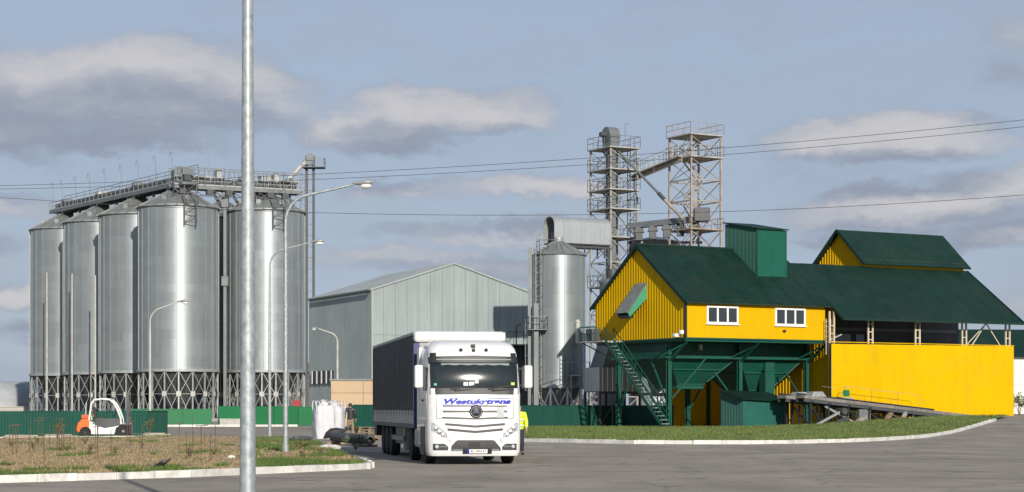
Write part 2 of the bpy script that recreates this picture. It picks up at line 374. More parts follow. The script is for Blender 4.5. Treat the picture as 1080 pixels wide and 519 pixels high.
def inside(poly, x, y):
    c = False; n = len(poly)
    for i in range(n):
        x1,y1 = poly[i]; x2,y2 = poly[i-1]
        if (y1 > y) != (y2 > y) and x < (x2-x1)*(y-y1)/(y2-y1)+x1: c = not c
    return c
def blades(name, pts, hmin, hmax, w, m, label):
    """many single blades as one mesh"""
    n = len(pts); P = np.array(pts); a = rng.uniform(0, 2*np.pi, n); h = rng.uniform(hmin, hmax, n); lean = rng.normal(0, .35, (n,2))*h[:,None]
    dx = np.cos(a)*w/2; dy = np.sin(a)*w/2
    v = np.empty((n,3,3)); v[:,0] = P+np.stack([-dx,-dy,np.zeros(n)],1); v[:,1] = P+np.stack([dx,dy,np.zeros(n)],1); v[:,2] = P+np.stack([lean[:,0],lean[:,1],h],1)
    me = bpy.data.meshes.new(name); me.vertices.add(3*n); me.vertices.foreach_set('co', v.ravel()); me.loops.add(3*n); me.loops.foreach_set('vertex_index', np.arange(3*n, dtype=np.int32))
    me.polygons.add(n); me.polygons.foreach_set('loop_start', np.arange(0,3*n,3, dtype=np.int32)); me.update(calc_edges=True)
    o = link(name, me, m); o['kind'] = 'stuff'; o['label'] = label; o['category'] = 'grass'; return o
m_grass = mat('green_grass', (.075,.125,.022), .8, var=.4, scale=1.3)
m_dry   = mat('dry_grass', (.32,.24,.125), .85, var=.3, scale=1.1)
from mathutils import noise as mnoise
def lawn_grass():
    g = []; d = []
    while len(g) < 20000 or len(d) < 20000:
        y = 36+72*random.random()**1.5; x = random.uniform(-.29*y, -2)
        if not inside(LAWN_L, x, y): continue
        nv = mnoise.noise(Vector((x*.35, y*.2, 3)))+.6*mnoise.noise(Vector((x*1.3, y*.8, 9)))
        px = 540+x/y*F
        front = (y-(41.7+(x+10.7)*1.02)) < 5.5
        green = nv > (.08 if front else .60)-(.62 if px > 265 else 0)
        if green and len(g) < 20000: g.append((x,y,.10))
        elif not green and len(d) < 20000 and random.random() < .7: d.append((x,y,.10))
        if len(g) >= 20000 and not green and len(d) >= 20000: break
    blades('green_grass', g, .04, .15, .03, m_grass, 'green grass and weeds on the left verge')
    blades('dry_grass', d, .02, .09, .03, m_dry, 'sparse dry grass on the brown left verge')
    r = []
    poly = KERB_R+[(37.5,150),(33,154),(19,152),(10,154),(4,156),(-4,152)]
    while len(r) < 60000:
        y = 86+70*random.random()**1.3; x = random.uniform(-4, 38)
        if not inside(poly, x, y) or mnoise.noise(Vector((x*.5,y*.25,1))) < -.42: continue
        # height of the turf under the blade, a touch below the crest of the gentle mound
        r.append((x,y,rise(x,y)+.13))
    blades('lawn_grass', r, .07, .17, .05, mat('lawn_grass_blades', (.098,.142,.034), .85, var=.5, scale=.55, dirt=(.20,.17,.07), dscale=.5, damt=.7), 'short mown grass on the right lawn')
lawn_grass()

# ---------------------------------------------------------------- silos
def lattice_bracing(mb, p, q, r, s, w):
    """an X of two bars in the quad p q (bottom) s r (top)"""
    mb.bar(p, s, w); mb.bar(q, r, w)
def railing(mb, pts, h=1.1, r=.025, step=1.6, mid=True):
    pts = [Vector(p) for p in pts]; up = Vector((0,0,h))
    for a, b in zip(pts[:-1], pts[1:]):
        n = max(1, round((b-a).length/step))
        for i in range(n+1):
            p = a+(b-a)*i/n; mb.bar(p, p+up, r*1.6)
        mb.bar(a+up, b+up, r*2)
        if mid: mb.bar(a+up*.52, b+up*.52, r*1.4)
def ladder(mb, p, q, out, w=.5, step=.45, cage=True):
    p = Vector(p); q = Vector(q); out = Vector(out).normalized(); d = (q-p); L = d.length; d.normalize(); a = d.cross(out).normalized()*w/2
    mb.bar(p-a, q-a, .06); mb.bar(p+a, q+a, .06)
    for i in range(int(L/step)): c = p+d*(i+.5)*step; mb.bar(c-a, c+a, .035)
    if cage:
        for i in range(int((L-2.5)/1.0)):
            c = p+d*(2.5+i)
            ring = [c+a*1.4*math.cos(t)+out*(.75*math.sin(t)) for t in [math.pi*k/6 for k in range(7)]]
            for u_, v_ in zip(ring[:-1], ring[1:]): mb.bar(u_, v_, .035)
        for k in (1,3,5):
            o = a*1.4*math.cos(math.pi*k/6)+out*.75*math.sin(math.pi*k/6); mb.bar(p+d*2.5+o, q+o, .03)

SR, SZ0, SZ1 = 5.0, 6.3, 26.7
def make_silo():
    root = thing('grain_silo', '', 'silo', group='tall galvanised grain silos')
    MB().lathe([(SR,SZ0),(SR,SZ1)], 96, cap=False).build('wall', m_silo, root, smooth=True)
    st = MB().box(SR-.01, SR+.06, -.045, .045, SZ0+.05, SZ1-.02).mesh('stiffener'); st.materials.append(m_stiff)
    for k in range(24):
        o = link('stiffener', st, None, root); o.rotation_euler = (0,0,2*math.pi*(k+.5)/24)
    n = 24; a = math.pi/n
    def ray(r, t, z): return (r*math.cos(t), r*math.sin(t), z)
    mb = MB(); z1, zt = SZ1+.03, SZ1+2.5
    mb.slab(ray(5.3,-a,z1-.12), ray(5.3,a,z1-.12), ray(.55,a,zt), ray(.55,-a,zt), .05)
    mb.bar(ray(5.3,-a,z1-.08), ray(.55,-a,zt+.04), .10, .12)
    me = mb.mesh('roof_panel'); me.materials.append(m_roofg)
    for k in range(n):
        o = link('roof_panel', me, None, root); o.rotation_euler = (0,0,2*a*k)
    MB().lathe([(.7,zt-.1),(.75,zt+.25),(.5,zt+.35),(.5,zt+.8),(.0,zt+.85)], 20).build('roof_cap', m_lgrey, root, smooth=True)
    MB().lathe([(5.02,SZ1-.18),(5.16,SZ1-.18),(5.16,SZ1+.06),(5.02,SZ1+.06)], 64).build('eave_ring', m_lgrey, root, smooth=True)
    MB().lathe([(4.9,SZ0-.18),(5.18,SZ0-.18),(5.18,SZ0+.14),(4.9,SZ0+.14)], 64).build('base_ring', m_lgrey, root, smooth=True)
    MB().lathe([(4.85,SZ0-.1),(.6,.9),(.6,.5)], 40).build('hopper', m_dgrey, root, smooth=True)
    lg = MB().box(SR-.11, SR+.05, -.085, .085, 0, SZ0-.19).mesh('leg'); lg.materials.append(m_lgrey)
    gs = MB().box(SR+.07, SR+.10, -.30, .30, 3.08, 3.68).mesh('gusset'); gs.materials.append(m_pale)
    k16 = 2*math.pi/18
    br = MB(); p = lambda t, z: ray(SR-.02, t, z)
    lattice_bracing(br, p(.03,.3), p(k16-.03,.3), p(.03,3.3), p(k16-.03,3.3), .065); lattice_bracing(br, p(.03,3.45), p(k16-.03,3.45), p(.03,SZ0-.3), p(k16-.03,SZ0-.3), .065)
    br.bar(p(.02,3.38), p(k16-.02,3.38), .06)
    bm = br.mesh('brace'); bm.materials.append(m_lgrey)
    for k in range(18):
        o = link('leg', lg, None, root); o.rotation_euler = (0,0,k16*k); link('gusset', gs, None, o)
        o = link('brace', bm, None, root); o.rotation_euler = (0,0,k16*k)
    mb = MB(); t = R(120); c = Vector(ray(SR+.12,t,0)); ladder(mb, c+Vector((0,0,.5)), c+Vector((0,0,SZ1+.8)), c); mb.build('ladder', m_grey, root)
    for t in (R(250), R(200), R(300)):
        c = Vector(ray(3.4, t, SZ1+.95)); MB().box(c.x-.3,c.x+.3,c.y-.3,c.y+.3,c.z-.2,c.z+.35).build('roof_vent', m_grey, root)
    # concrete foundation ring
    MB().lathe([(4.3,-.1),(5.5,-.1),(5.5,.35),(4.3,.35)], 40).build('foundation', m_concrete, root)
    return root
m_stiff = mat('galvanised_rib', (.27,.295,.285), .45, .45, var=.1)
m_roofg = mat('galvanised_roof_sheet', (.21,.225,.22), .5, .3, var=.14, randv=.06)
ROW = Vector((-7.0,10.4,0)); CROSS = Vector((10.3,5.2,0)); S4 = Vector((-41.9,250,0))
silo = make_silo()
slabels = ['galvanised grain silo fourth from the left, just left of the tall near lamp post',
           'galvanised grain silo third from the left in the receding row',
           'galvanised grain silo second from the left in the receding row',
           'farthest galvanised grain silo at the left end of the row',
           'galvanised grain silo behind the near lamp post, rightmost of the big ones',
           'shaded grain silo seen only in the dark gap between its two nearest neighbours']
for i, p in enumerate([S4, S4+ROW, S4+ROW*2, S4+ROW*3, S4+CROSS, S4+CROSS+ROW]):
    s = silo if i == 0 else copy_tree(silo)
    s.location = p; s['label'] = slabels[i]; s.rotation_euler = (0,0,R(3*i))

c = S4+ROW*4.2
o = MB().box(0,42,0,8,0,7.4).prism([(-.5,7.4),(42.5,7.4),(41,9.2),(1,9.2)],'y',-.5,8.5).build('dark_backdrop', m_dgrey, None, loc=W(52,318), rotz=R(5)); tag(o, 'added dark block shutting out the sky between the legs of the big silos', 'shed')  # dark block added so that no bright sky shows between the silo legs
def gallery(label, a, b, z, w, lamps, gear, side_frames, pipes=(), truss=False):
    a = Vector(a); b = Vector(b); d = b-a; L = d.length
    root = thing('conveyor_gallery', label, 'gallery', (a.x,a.y,z), math.atan2(d.y,d.x))
    mb = MB(); mb.box(0,L,-w/2,w/2,-.12,0); n = int(L/1.5)
    mb.box(0,L,-w/2,-w/2+.15,-.42,-.12); mb.box(0,L,w/2-.15,w/2,-.42,-.12)
    for i in range(n+1): mb.box(i*L/n-.06,i*L/n+.06,-w/2,w/2,-.34,-.13)
    mb.build('deck', m_grey, root)
    for s in (-1,1):
        mb = MB(); railing(mb, [(0,s*w/2,0),(L,s*w/2,0)], 1.15, .035, 1.5); mb.box(0,L,s*w/2-.02,s*w/2+.02,.02,.2); mb.build('railing', m_lgrey, root)
    MB().box(.6,L-.6,-.45,.45,.15,.95).build('conveyor_casing', m_dgrey, root, bevel=.04)
    mb = MB(); n = int(L/2.4)
    for i in range(n+1):
        x = i*L/n
        mb.bar((x,-w/2,1.15),(x,-w/2,2.2),.05)
    mb.bar((0,-w/2,2.2),(L,-w/2,2.2),.06); mb.build('cable_rail', m_grey, root)
    for x in lamps:
        mb = MB(); mb.tube([(x,w/2,0),(x,w/2,3.6)]+[(x+.35*(1-math.cos(t)),w/2,3.6+.35*math.sin(t)) for t in [math.pi*k/6 for k in range(1,7)]]+[(x+.7,w/2,3.3)], .03, 5); mb.build('lamp_hook', m_grey, root)
    for (x, sx, h, mm) in gear:
        MB().box(x-sx/2,x+sx/2,-.7,.7,.9,.9+h).build('drive_box', mm, root, bevel=.06)
        MB().lathe([(.28,-.5),(.28,.5)], 14, (x+sx*.6,0,1.25), 'x').build('motor', m_lgrey, root, smooth=True)
    for x in side_frames:                 # trestles that stand on the silo roofs
        mb = MB()
        for s in (-1,1):
            mb.bar((x-1.0,s*w*.45,-.42),(x-1.4,s*w*.6,-2.3),.12); mb.bar((x+1.0,s*w*.45,-.42),(x+1.4,s*w*.6,-2.3),.12); mb.bar((x-1.0,s*w*.45,-.5),(x+1.4,s*w*.6,-2.2),.08)
        mb.box(x-.25,x+.25,-.25,.25,-1.4,-.42); mb.build('trestle', m_dgrey, root)
    for x in pipes:
        MB().tube([(x,0,-.4),(x+.2,0,-1.2),(x+1.2,.5,-2.4)], .2, 8).build('spout', m_grey, root, smooth=True); MB().box(x-1.3,x-.5,-1.3,-.6,-1.1,-.42).build('gate_box', m_dgrey, root)
    mb = MB()
    for i in range(int(L/2.5)): mb.bar((i*2.5,-w/2+.1,-.42),(i*2.5+1.25,-w/2+.1,-1.25),.09); mb.bar((i*2.5+1.25,-w/2+.1,-1.25),(i*2.5+2.5,-w/2+.1,-.42),.09)
    mb.bar((0,-w/2+.1,-1.25),(L,-w/2+.1,-1.25),.1)
    if truss:
        mb.build('under_truss', m_dgrey, root)
        for sd in (-1,1):
            mb = MB(); n = int(L/1.3)
            for i in range(n):
                x0, x1 = i*L/n, (i+1)*L/n; mb.bar((x0,sd*w/2,0),(x0,sd*w/2,2.2),.08); mb.bar((x0,sd*w/2,0 if i%2 else 1.15),(x1,sd*w/2,1.15 if i%2 else 0),.06)
            mb.bar((0,sd*w/2,2.2),(L,sd*w/2,2.2),.10); mb.build('side_truss', m_grey, root)
    return root
GZ = 29.7
Ls = ROW.length
gallery('long receding gallery with hooked lamps over the row of four silos', S4-ROW*.28, S4+ROW*3.3, GZ, 2.2, [3,8,13.5,19,24.5,30,35,40,43.5], [(.8,.6,.8,m_grey),(2.2,.4,1.2,m_grey),(3.5,1.6,.9,m_lgrey),(16,1.2,.5,m_grey),(28.5,1.2,.5,m_pale),(41,1.2,.5,m_grey)], [3.5,16,28.5,41], [5,11,17.5,23,30,36,42])
gallery('short cross gallery with handrails between the two nearest silos and the mast', S4-CROSS*.05+Vector((0,-1.6,0)), S4+CROSS*1.42+Vector((0,-1.6,0)), GZ-.3, 2.2, [9.5], [(.9,1.4,1.0,m_grey),(12.2,1.3,.9,m_lgrey),(3,2.2,.3,m_dgrey),(15,2.0,.3,m_dgrey),(6,.7,1.3,m_lgrey),(9.2,.8,.6,m_grey),(13.6,.6,1.2,m_pale)], [1.0,12.2], [2,5.5,8,11,13.5,15.5], True)
# lattice hangers on the silo fronts below the cross gallery
for k, (c, lab) in enumerate(((S4+Vector((2.4,-4.95,0)), 'lattice frame hanging on the front of the fourth silo'), (S4+CROSS+Vector((2.4,-4.95,0)), 'lattice frame hanging on the front of the rightmost big silo'))):
    mb = MB()
    for x in (-.75,.75): mb.bar((x,0,24.2),(x,0,GZ-.7),.13)
    for i in range(4): z = 24.5+i*1.2; mb.bar((-.75,0,z),(.75,0,z+1.1),.08); mb.bar((-.75,0,z),(.75,0,z),.08)
    for x in (-.75,.75):
        mb.bar((x,0,24.3),(x,.45,24.6),.08); mb.bar((x,0,26.6),(x,.9,27.1),.08)
    o = mb.build('hanging_frame', m_dgrey, None, loc=(c.x,c.y-.35,0)); tag(o, lab, 'steel frame', 'lattice frames on the silos')
# conveyor leg between the silos (pale box duct in the gap)
c = W(237.5,251); o = MB().box(-.2,.2,-.3,.3,0,28.2).box(-.42,.42,-.5,.5,17,18.2).box(-.45,.45,-.45,.45,26.9,28.9).build('bucket_elevator', m_grey, None, loc=c, bevel=.03); tag(o, 'pale vertical elevator duct in the gap between the two nearest big silos', 'elevator')
# mast at the right
def mast():
    c = W(327,258); root = thing('elevator_mast', 'tall slim ladder-like elevator mast right of the big silos', 'mast', c)
    H = 34.3
    for x in (-.45,.45):
        MB().box(x-.16,x+.16,-.16,.16,0,H).build('casing', m_dgrey, root)
    rg = MB().bar((-.42,-.05,0),(.42,-.05,0),.10).mesh('rung'); rg.materials.append(m_grey)
    for i in range(23): link('rung', rg, None, root).location = (0,0,.8+i*1.45)
    mb = MB(); 
    for s in (0,1): ladder(mb, (-.95,-.3,.4), (-.95,-.3,H-2.6), (0,-1,0), .5, .5, True); break
    mb.build('ladder', m_grey, root)
    MB().box(-.9,1.9,-1,1,H-1.6,H-1.5).build('platform', m_dgrey, root)
    mb = MB(); railing(mb, [(-.9,-1,H-1.5),(1.9,-1,H-1.5),(1.9,1,H-1.5),(-.9,1,H-1.5)], 1.1, .03, 1.2); mb.build('railing', m_grey, root)
    MB().box(-.45,.45,-.35,.35,H-1.2,H-.1).lathe([(.44,-.33),(.44,.33)], 18, (0,0,H-.1), 'y').build('elevator_head', m_grey, root)
    MB().tube([(-.5,0,H-.7),(-3.3,-.6,GZ+.9)], .28, 10).build('spout', m_pale, root, smooth=True)
    MB().tube([(0,0,H+.6),(0,0,H+2.6)], .035, 5).build('lightning_rod', m_grey, root)
mast()
for (px, ptop, d, lab) in ((49.5,288,268,'leftmost of three pale masts before the silos'),(76,289,262,'middle one of three pale masts before the silos'),(100.5,291,256,'rightmost of three pale masts before the silos')):
    zt = CAMZ+(HORIZON-ptop)/F*d
    o = MB().lathe([(.22,0),(.22,.4),(.13,.45),(.10,zt),(.0,zt+.1)], 10).build('mast_pole', m_pale, None, smooth=True, loc=W(px,d)); tag(o, lab, 'mast', 'pale masts before the silos')
c = W(219.5,262)
o = MB().tube([(0,0,GZ),(0,0,GZ+8.6)], .03, 5).build('lightning_rod', m_grey, None, loc=(c.x,c.y,0)); tag(o, 'thin lightning rod rising from the gallery above the silos', 'rod')

# ---------------------------------------------------------------- warehouse behind the truck
WG = Vector((.912,.41,0)); WA = math.atan2(.41,.912)
m_wh = mat('grey_warehouse_sheet', (.27,.315,.315), .5, .15, var=.10, scale=.25, streak=.12)
m_whroof = mat('pale_warehouse_roof', (.40,.43,.415), .55, .1, var=.14, scale=.5, dirt=(.28,.26,.2), dscale=.7)
def warehouse():
    root = thing('warehouse', 'large grey sheet metal warehouse with a low gable roof behind the truck', 'warehouse', (-13.4,190,0), WA)
    Wd, Ln, E, A = 17.0, 18.8, 12.9, 15.6
    tp = lambda t: E+(A-E)*(1-abs(t-Wd/2)/(Wd/2))
    # the front gable in sheets: an upper and a lower course of narrow strips
    k = 14; w = Wd/k
    for i in range(k):
        x0 = i*w
        for (zb, zt) in ((0,8.6),(8.62,None)):
            mb = MB(); mb.corr((x0+.01,0,0), (1,0,0), w-.02, zb, (lambda t, x0=x0: tp(x0+t)) if zt is None else zt, .20, .03); mb.build('wall_sheet', m_whs, root)
    mb = MB(); mb.corr((0,Ln,0), (0,-1,0), Ln, 0, E, .30, .04); mb.build('side_wall', m_wh, root)
    mb = MB(); mb.corr((Wd,0,0), (0,1,0), Ln, 0, E, .30, .04); mb.build('side_wall', m_wh, root)
    mb = MB(); mb.corr((Wd,Ln,0), (-1,0,0), Wd, 0, tp, .30, .04); mb.build('rear_wall', m_wh, root)
    for s in (0,1):
        xe = -.15 if s == 0 else Wd+.15; ze = E-.15*(A-E)/(Wd/2)
        mb = MB(); k = 8
        for i in range(k):
            y0 = -.1+i*(Ln+.2)/k; y1 = -.1+(i+1)*(Ln+.2)/k-.03
            r = MB()
            pts = [(xe,y0,ze+.12),(xe,y1,ze+.12),(Wd/2,y1,A+.14),(Wd/2,y0,A+.14)]
            if s == 0: pts = pts[::-1]
            r.slab(*pts, .1); r.build('roof_sheet', m_whroof, root)
    mb = MB(); ze = E-.15*(A-E)/(Wd/2)
    mb.bar((-.15,-.13,ze+.04),(Wd/2,-.13,A+.06),.06,.16); mb.bar((Wd/2,-.13,A+.06),(Wd+.15,-.13,ze+.04),.06,.16); mb.build('verge_trim', m_lgrey, root)
    MB().box(-.03,.16,-.06,.16,0,E-.05).build('corner_trim', m_lgrey, root)
    # strip of windows low on the side wall
    f = MB().box(-.12,-.02,11,17.4,4.1,5.4).build('window', m_black, root)
    for i in range(5): MB().box(-.17,-.125,11.3+i*1.5,11.6+i*1.5,4.1,5.4).build('mullion', m_wplain, f)
    # gutter and lean-to roof edge on the far side wall
    MB().bar((-.24,-.1,ze),(-.24,Ln,ze),.14).build('gutter', m_grey, root)
m_whs = mat('grey_warehouse_sheet_front', (.29,.335,.34), .5, .15, var=.08, scale=.25, streak=.12, randv=.025)
warehouse()

# beige panelled cabin in front of the warehouse
def beige():
    p = W(349,142); root = thing('panelled_cabin', 'low beige cabin clad in wide panels between white bags and trailer', 'cabin', p, R(4))
    mb = MB(); Wd = 4.6; H = 3.55
    mb.box(.02,Wd-.02,.03,4,0,H-.03); mb.build('core', m_dgrey, root)
    m = mat('beige_panel', (.46,.33,.20), .6, var=.06, randv=.06)
    n = 4; h = H/n
    for i in range(n):
        for j in range(2):
            MB().box(j*Wd/2+.012,(j+1)*Wd/2-.012,-.03,.025,i*h+.012,(i+1)*h-.012).build('panel', m, root)
    MB().box(-.1,Wd+.1,-.1,4.1,H,H+.12).build('roof', m_grey, root)
beige()

# ---------------------------------------------------------------- small silo with the arched gallery
def small_silo():
    c = W(589,172); root = thing('grain_silo', 'slim galvanised silo with ladders just left of the yellow gable', 'silo', c)
    r, z0, z1 = 2.33, 3.45, 14.75
    MB().lathe([(r,z0),(r,z1)], 64, cap=False).build('wall', m_silo, root, smooth=True)
    st = MB().box(r-.01, r+.04, -.025, .025, z0+.05, z1-.02).mesh('stiffener'); st.materials.append(m_stiff)
    for k in range(16): link('stiffener', st, None, root).rotation_euler = (0,0,2*math.pi*(k+.5)/16)
    n = 16; a = math.pi/n; ray = lambda r_, t, z: (r_*math.cos(t), r_*math.sin(t), z)
    mb = MB(); mb.slab(ray(2.5,-a,z1), ray(2.5,a,z1), ray(.3,a,z1+1.25), ray(.3,-a,z1+1.25), .04); mb.bar(ray(2.5,-a,z1+.03), ray(.3,-a,z1+1.28), .07, .08)
    me = mb.mesh('roof_panel'); me.materials.append(m_roofg)
    for k in range(n): link('roof_panel', me, None, root).rotation_euler = (0,0,2*a*k)
    MB().lathe([(.4,z1+1.1),(.4,z1+1.6)], 16).build('roof_cap', m_lgrey, root, smooth=True)
    MB().lathe([(r,z0-.12),(r+.12,z0-.12),(r+.12,z0+.1),(r,z0+.1)], 48).build('base_ring', m_lgrey, root, smooth=True)
    MB().lathe([(r-.08,z0),(.3,.9),(.3,.6)], 32).build('hopper', m_grey, root, smooth=True)
    lg = MB().box(r-.08, r+.06, -.07, .07, 0, z0-.12).mesh('leg'); lg.materials.append(m_wplain)
    br = MB(); k10 = 2*math.pi/10; p = lambda t, z: ray(r-.02, t, z)
    br.bar(p(.02,z0-.25), p(k10-.03,.3), .08); br.bar(p(k10-.02,z0-.25), p(.03,.3), .08); bm = br.mesh('brace'); bm.materials.append(m_wplain)
    for k in range(10):
        link('leg', lg, None, root).rotation_euler = (0,0,k10*k); link('brace', bm, None, root).rotation_euler = (0,0,k10*k)
    # ladders and landings on the left, a low one in front
    mb = MB(); ladder(mb, (-1.75,-1.75,.6), (-1.75,-1.75,z1+1.9), (-.3,-1,0), .5, .4); mb.build('ladder', m_grey, root)
    mb = MB(); ladder(mb, (-2.35,-1.1,.6), (-2.35,-1.1,9.2), (-1,-1,0), .5, .4); mb.build('ladder', m_grey, root)
    mb = MB(); ladder(mb, (.35,-2.45,.3), (.35,-2.45,6.2), (0,-1,0), .5, .35, False); mb.build('ladder', m_grey, root)
    for z in (8.3,):
        mb = MB(); mb.box(-2.6,-1.0,-2.9,-1.7,z-.06,z); railing(mb, [(-2.6,-1.7,z),(-2.6,-2.9,z),(-1.0,-2.9,z),(-1.0,-1.9,z)], 1.1, .025, .8); mb.build('landing', m_grey, root)
    mb = MB(); mb.box(.9,2.6,-3.2,-1.6,4.3,4.4); railing(mb, [(.9,-2.1,4.4),(.9,-3.2,4.4),(2.6,-3.2,4.4),(2.6,-1.6,4.4)], 1.1, .025, .8); mb.bar((1,-3.1,0),(1,-3.1,4.3),.08); mb.bar((2.5,-3.1,0),(2.5,-3.1,4.3),.08); mb.build('landing', m_lgrey, root)
    mb = MB(); railing(mb, [ray(1.9,R(t),z1+.35) for t in range(150,300,30)], .9, .02, 1.2); mb.build('roof_railing', m_grey, root)
    # dark elevator trunk that rises beside the silo
    MB().box(-2.15,-1.75,-2.55,-2.15,0,10.5).box(-2.65,-2.3,-1.7,-1.3,0,z1+.6).build('elevator_trunk', m_grey, root)
    MB().tube([(1.6,-2.0,7.1),(1.6,-2.0,8.9)], .22, 10).tube([(1.6,-2.0,8.9),(1.6,-2.0,9.15)], [.26,.12], 10).build('vent_pipe', m_pale, root, smooth=True)
small_silo()
def arched_gallery():
    c = W(579,178); root = thing('arched_gallery', 'silver arched conveyor cover with an open end above the slim silo', 'gallery', (c.x,c.y,0), A30)
    z0, z1, w, L = 16.35, 18.75, 1.9, 6.0
    prof = [(-w/2,z0),(-w/2,z1-.75)]+[(-w/2*math.cos(t), z1-.75+.75*math.sin(t)) for t in [math.pi*k/12 for k in range(1,12)]]+[(w/2,z1-.75),(w/2,z0)]
    inner = [(y*.93, z-.06 if z > z0 else z) for y, z in prof]
    mb = MB(); n = len(prof)
    for x0, x1 in ((0,L*.16),(L*.163,L*.47),(L*.473,L*.80),(L*.803,L)):
        m_ = MB(); vs = [(x0,y,z) for y,z in prof]+[(x1,y,z) for y,z in prof]+[(x0,y,z) for y,z in inner]+[(x1,y,z) for y,z in inner]
        fs = [(i,i+1,n+i+1,n+i) for i in range(n-1)]+[(3*n+i,3*n+i+1,2*n+i+1,2*n+i) for i in range(n-1)]+[(2*n+i,2*n+i+1,i+1,i) for i in range(n-1)]+[(n+i,n+i+1,3*n+i+1,3*n+i) for i in range(n-1)]
        m_.add(vs, fs); m_.build('cover_sheet', m_gal2, root, smooth=True)
        m_ = MB()
        for y, z in ((-w/2-.02,None),): m_.box(x1-.03,x1+.03,-w/2-.05,-w/2,z0,z1-.7)
        m_.build('cover_strap', m_lgrey, root)
    MB().box(0,L,-w/2+.1,w/2-.1,z0-.1,z0+.02).build('floor', m_dgrey, root)
    MB().box(.5,L-.1,-.5,.5,z0+.05,z0+1.0).build('conveyor_casing', m_dgrey, root)
    mb = MB()
    for x in (1.0,3.4,5.5):
        mb.bar((x,-.6,z0-.1),(x,-.6,z0-1.2),.1); mb.bar((x,.6,z0-.1),(x,.6,z0-1.2),.1); mb.bar((x,-.6,z0-1.1),(x+.9,-.6,z0-.1),.07)
    mb.box(.6,5.8,-.7,.7,z0-.35,z0-.11); mb.build('support', m_dgrey, root)
m_gal2 = mat('bright_galvanised_sheet', (.48,.505,.505), .38, .55, var=.08, scale=.6, streak=.08)
arched_gallery()

# ---------------------------------------------------------------- lattice towers
def tower(name, label, c, wu, wv, zt, levels, m, mrail, closed_rails, base=0, brace_every=1):
    root = thing(name, label, 'tower', (c.x,c.y,0), A30)
    cor = [(0,0),(wu,0),(wu,wv),(0,wv)]
    for (x, y) in cor: MB().box(x-.08,x+.08,y-.08,y+.08,base,zt).build('column', m, root)
    zs = [base]+[z for z, _ in levels]
    z = levels[0][0]
    low = [base+(z-base)*i/5 for i in range(5)]
    allz = low+[q for q, _ in levels]
    for a, b in zip(allz[:-1], allz[1:]):
        mb = MB()
        for i in range(4):
            (x0,y0),(x1,y1) = cor[i], cor[(i+1)%4]
            lattice_bracing(mb, (x0,y0,a),(x1,y1,a),(x0,y0,b-.1),(x1,y1,b-.1),.055)
            mb.bar((x0,y0,b),(x1,y1,b),.12)
        mb.build('bracing', m, root)
        mb = MB(); f_ = allz.index(a)%2; xa, xb = (.25*wu,.8*wu) if f_ else (.8*wu,.25*wu)
        for yy in (wv*.55,wv*.75): mb.bar((xa,yy,a+.1),(xb,yy,b),.06,.14); mb.bar((xa,yy,a+1.0),(xb,yy,b+.9),.035)
        mb.build('stair_flight', mrail, root)
    for z, kind in levels:
        if kind == 0: continue
        MB().box(-.25,wu+.25,-.25,wv+.25,z-.02,z+.10).build('platform', m_plat if kind == 1 else m_rust, root)
        mb = MB(); e = .22; railing(mb, [(-e,-e,z+.1),(wu+e,-e,z+.1),(wu+e,wv+e,z+.1),(-e,wv+e,z+.1),(-e,-e,z+.1)], 1.1, .025, 1.1); mb.build('railing', mrail, root)
    return root
m_plat = mat('platform_steel', (.40,.40,.38), .6, .2, var=.2, dirt=(.28,.16,.09), dscale=1.0, damt=.7)
m_towergrey = mat('grey_painted_lattice', (.31,.31,.295), .6, var=.2, dirt=(.22,.14,.09), dscale=1.1, damt=.6)
T1 = W(644,197); T2 = W(729,192)
def zpx(py, d): return CAMZ+(HORIZON-py)/F*d
lv1 = [(zpx(y,197),k) for y,k in ((302,1),(276,0),(250,1),(220,1),(199.5,1),(178,1),(155,1))]
t1 = tower('elevator_tower', 'grey lattice elevator tower with drum head left of its rusty twin', T1, 3.15, 3.7, zpx(155,197)+.1, lv1, m_towergrey, m_grey, True)
zt1 = zpx(155,197)
MB().box(.35,.8,.3,.75,0,zt1+1.0).box(.35,.8,1.0,1.45,0,zt1+1.0).build('elevator_trunk', m_grey, t1)
MB().lathe([(.75,-.6),(.75,.6)], 24, (.6,.9,zt1+1.35), 'x').box(.1,1.1,.15,1.65,zt1+.2,zt1+1.3).build('elevator_head', m_grey, t1, smooth=True)
MB().lathe([(.25,-.4),(.25,.4)], 14, (-.25,.9,zt1+1.3), 'x').build('motor', m_dgrey, t1, smooth=True)
MB().tube([(2.7,1.5,zt1),(2.7,1.5,zt1+2.6),(2.85,1.5,zt1+2.75),(3.1,1.5,zt1+2.7)], .03, 5).build('lamp_hook', m_grey, t1)
mb = MB(); ladder(mb, (wx:=3.35, 1.8, 8), (wx, 1.8, zt1+.6), (1,0,0), .5, .4); mb.build('ladder', m_dgrey, t1)
lv2 = [(zpx(y,192),k) for y,k in ((268,0),(241.5,2),(211,0),(188.5,0),(165,1),(141.5,1))]
t2 = tower('stair_tower', 'rusty white lattice tower with railed platforms right of the drum-headed tower', T2, 3.5, 3.7, zpx(141.5,192)+.1, lv2, m_rust, m_rust, True)
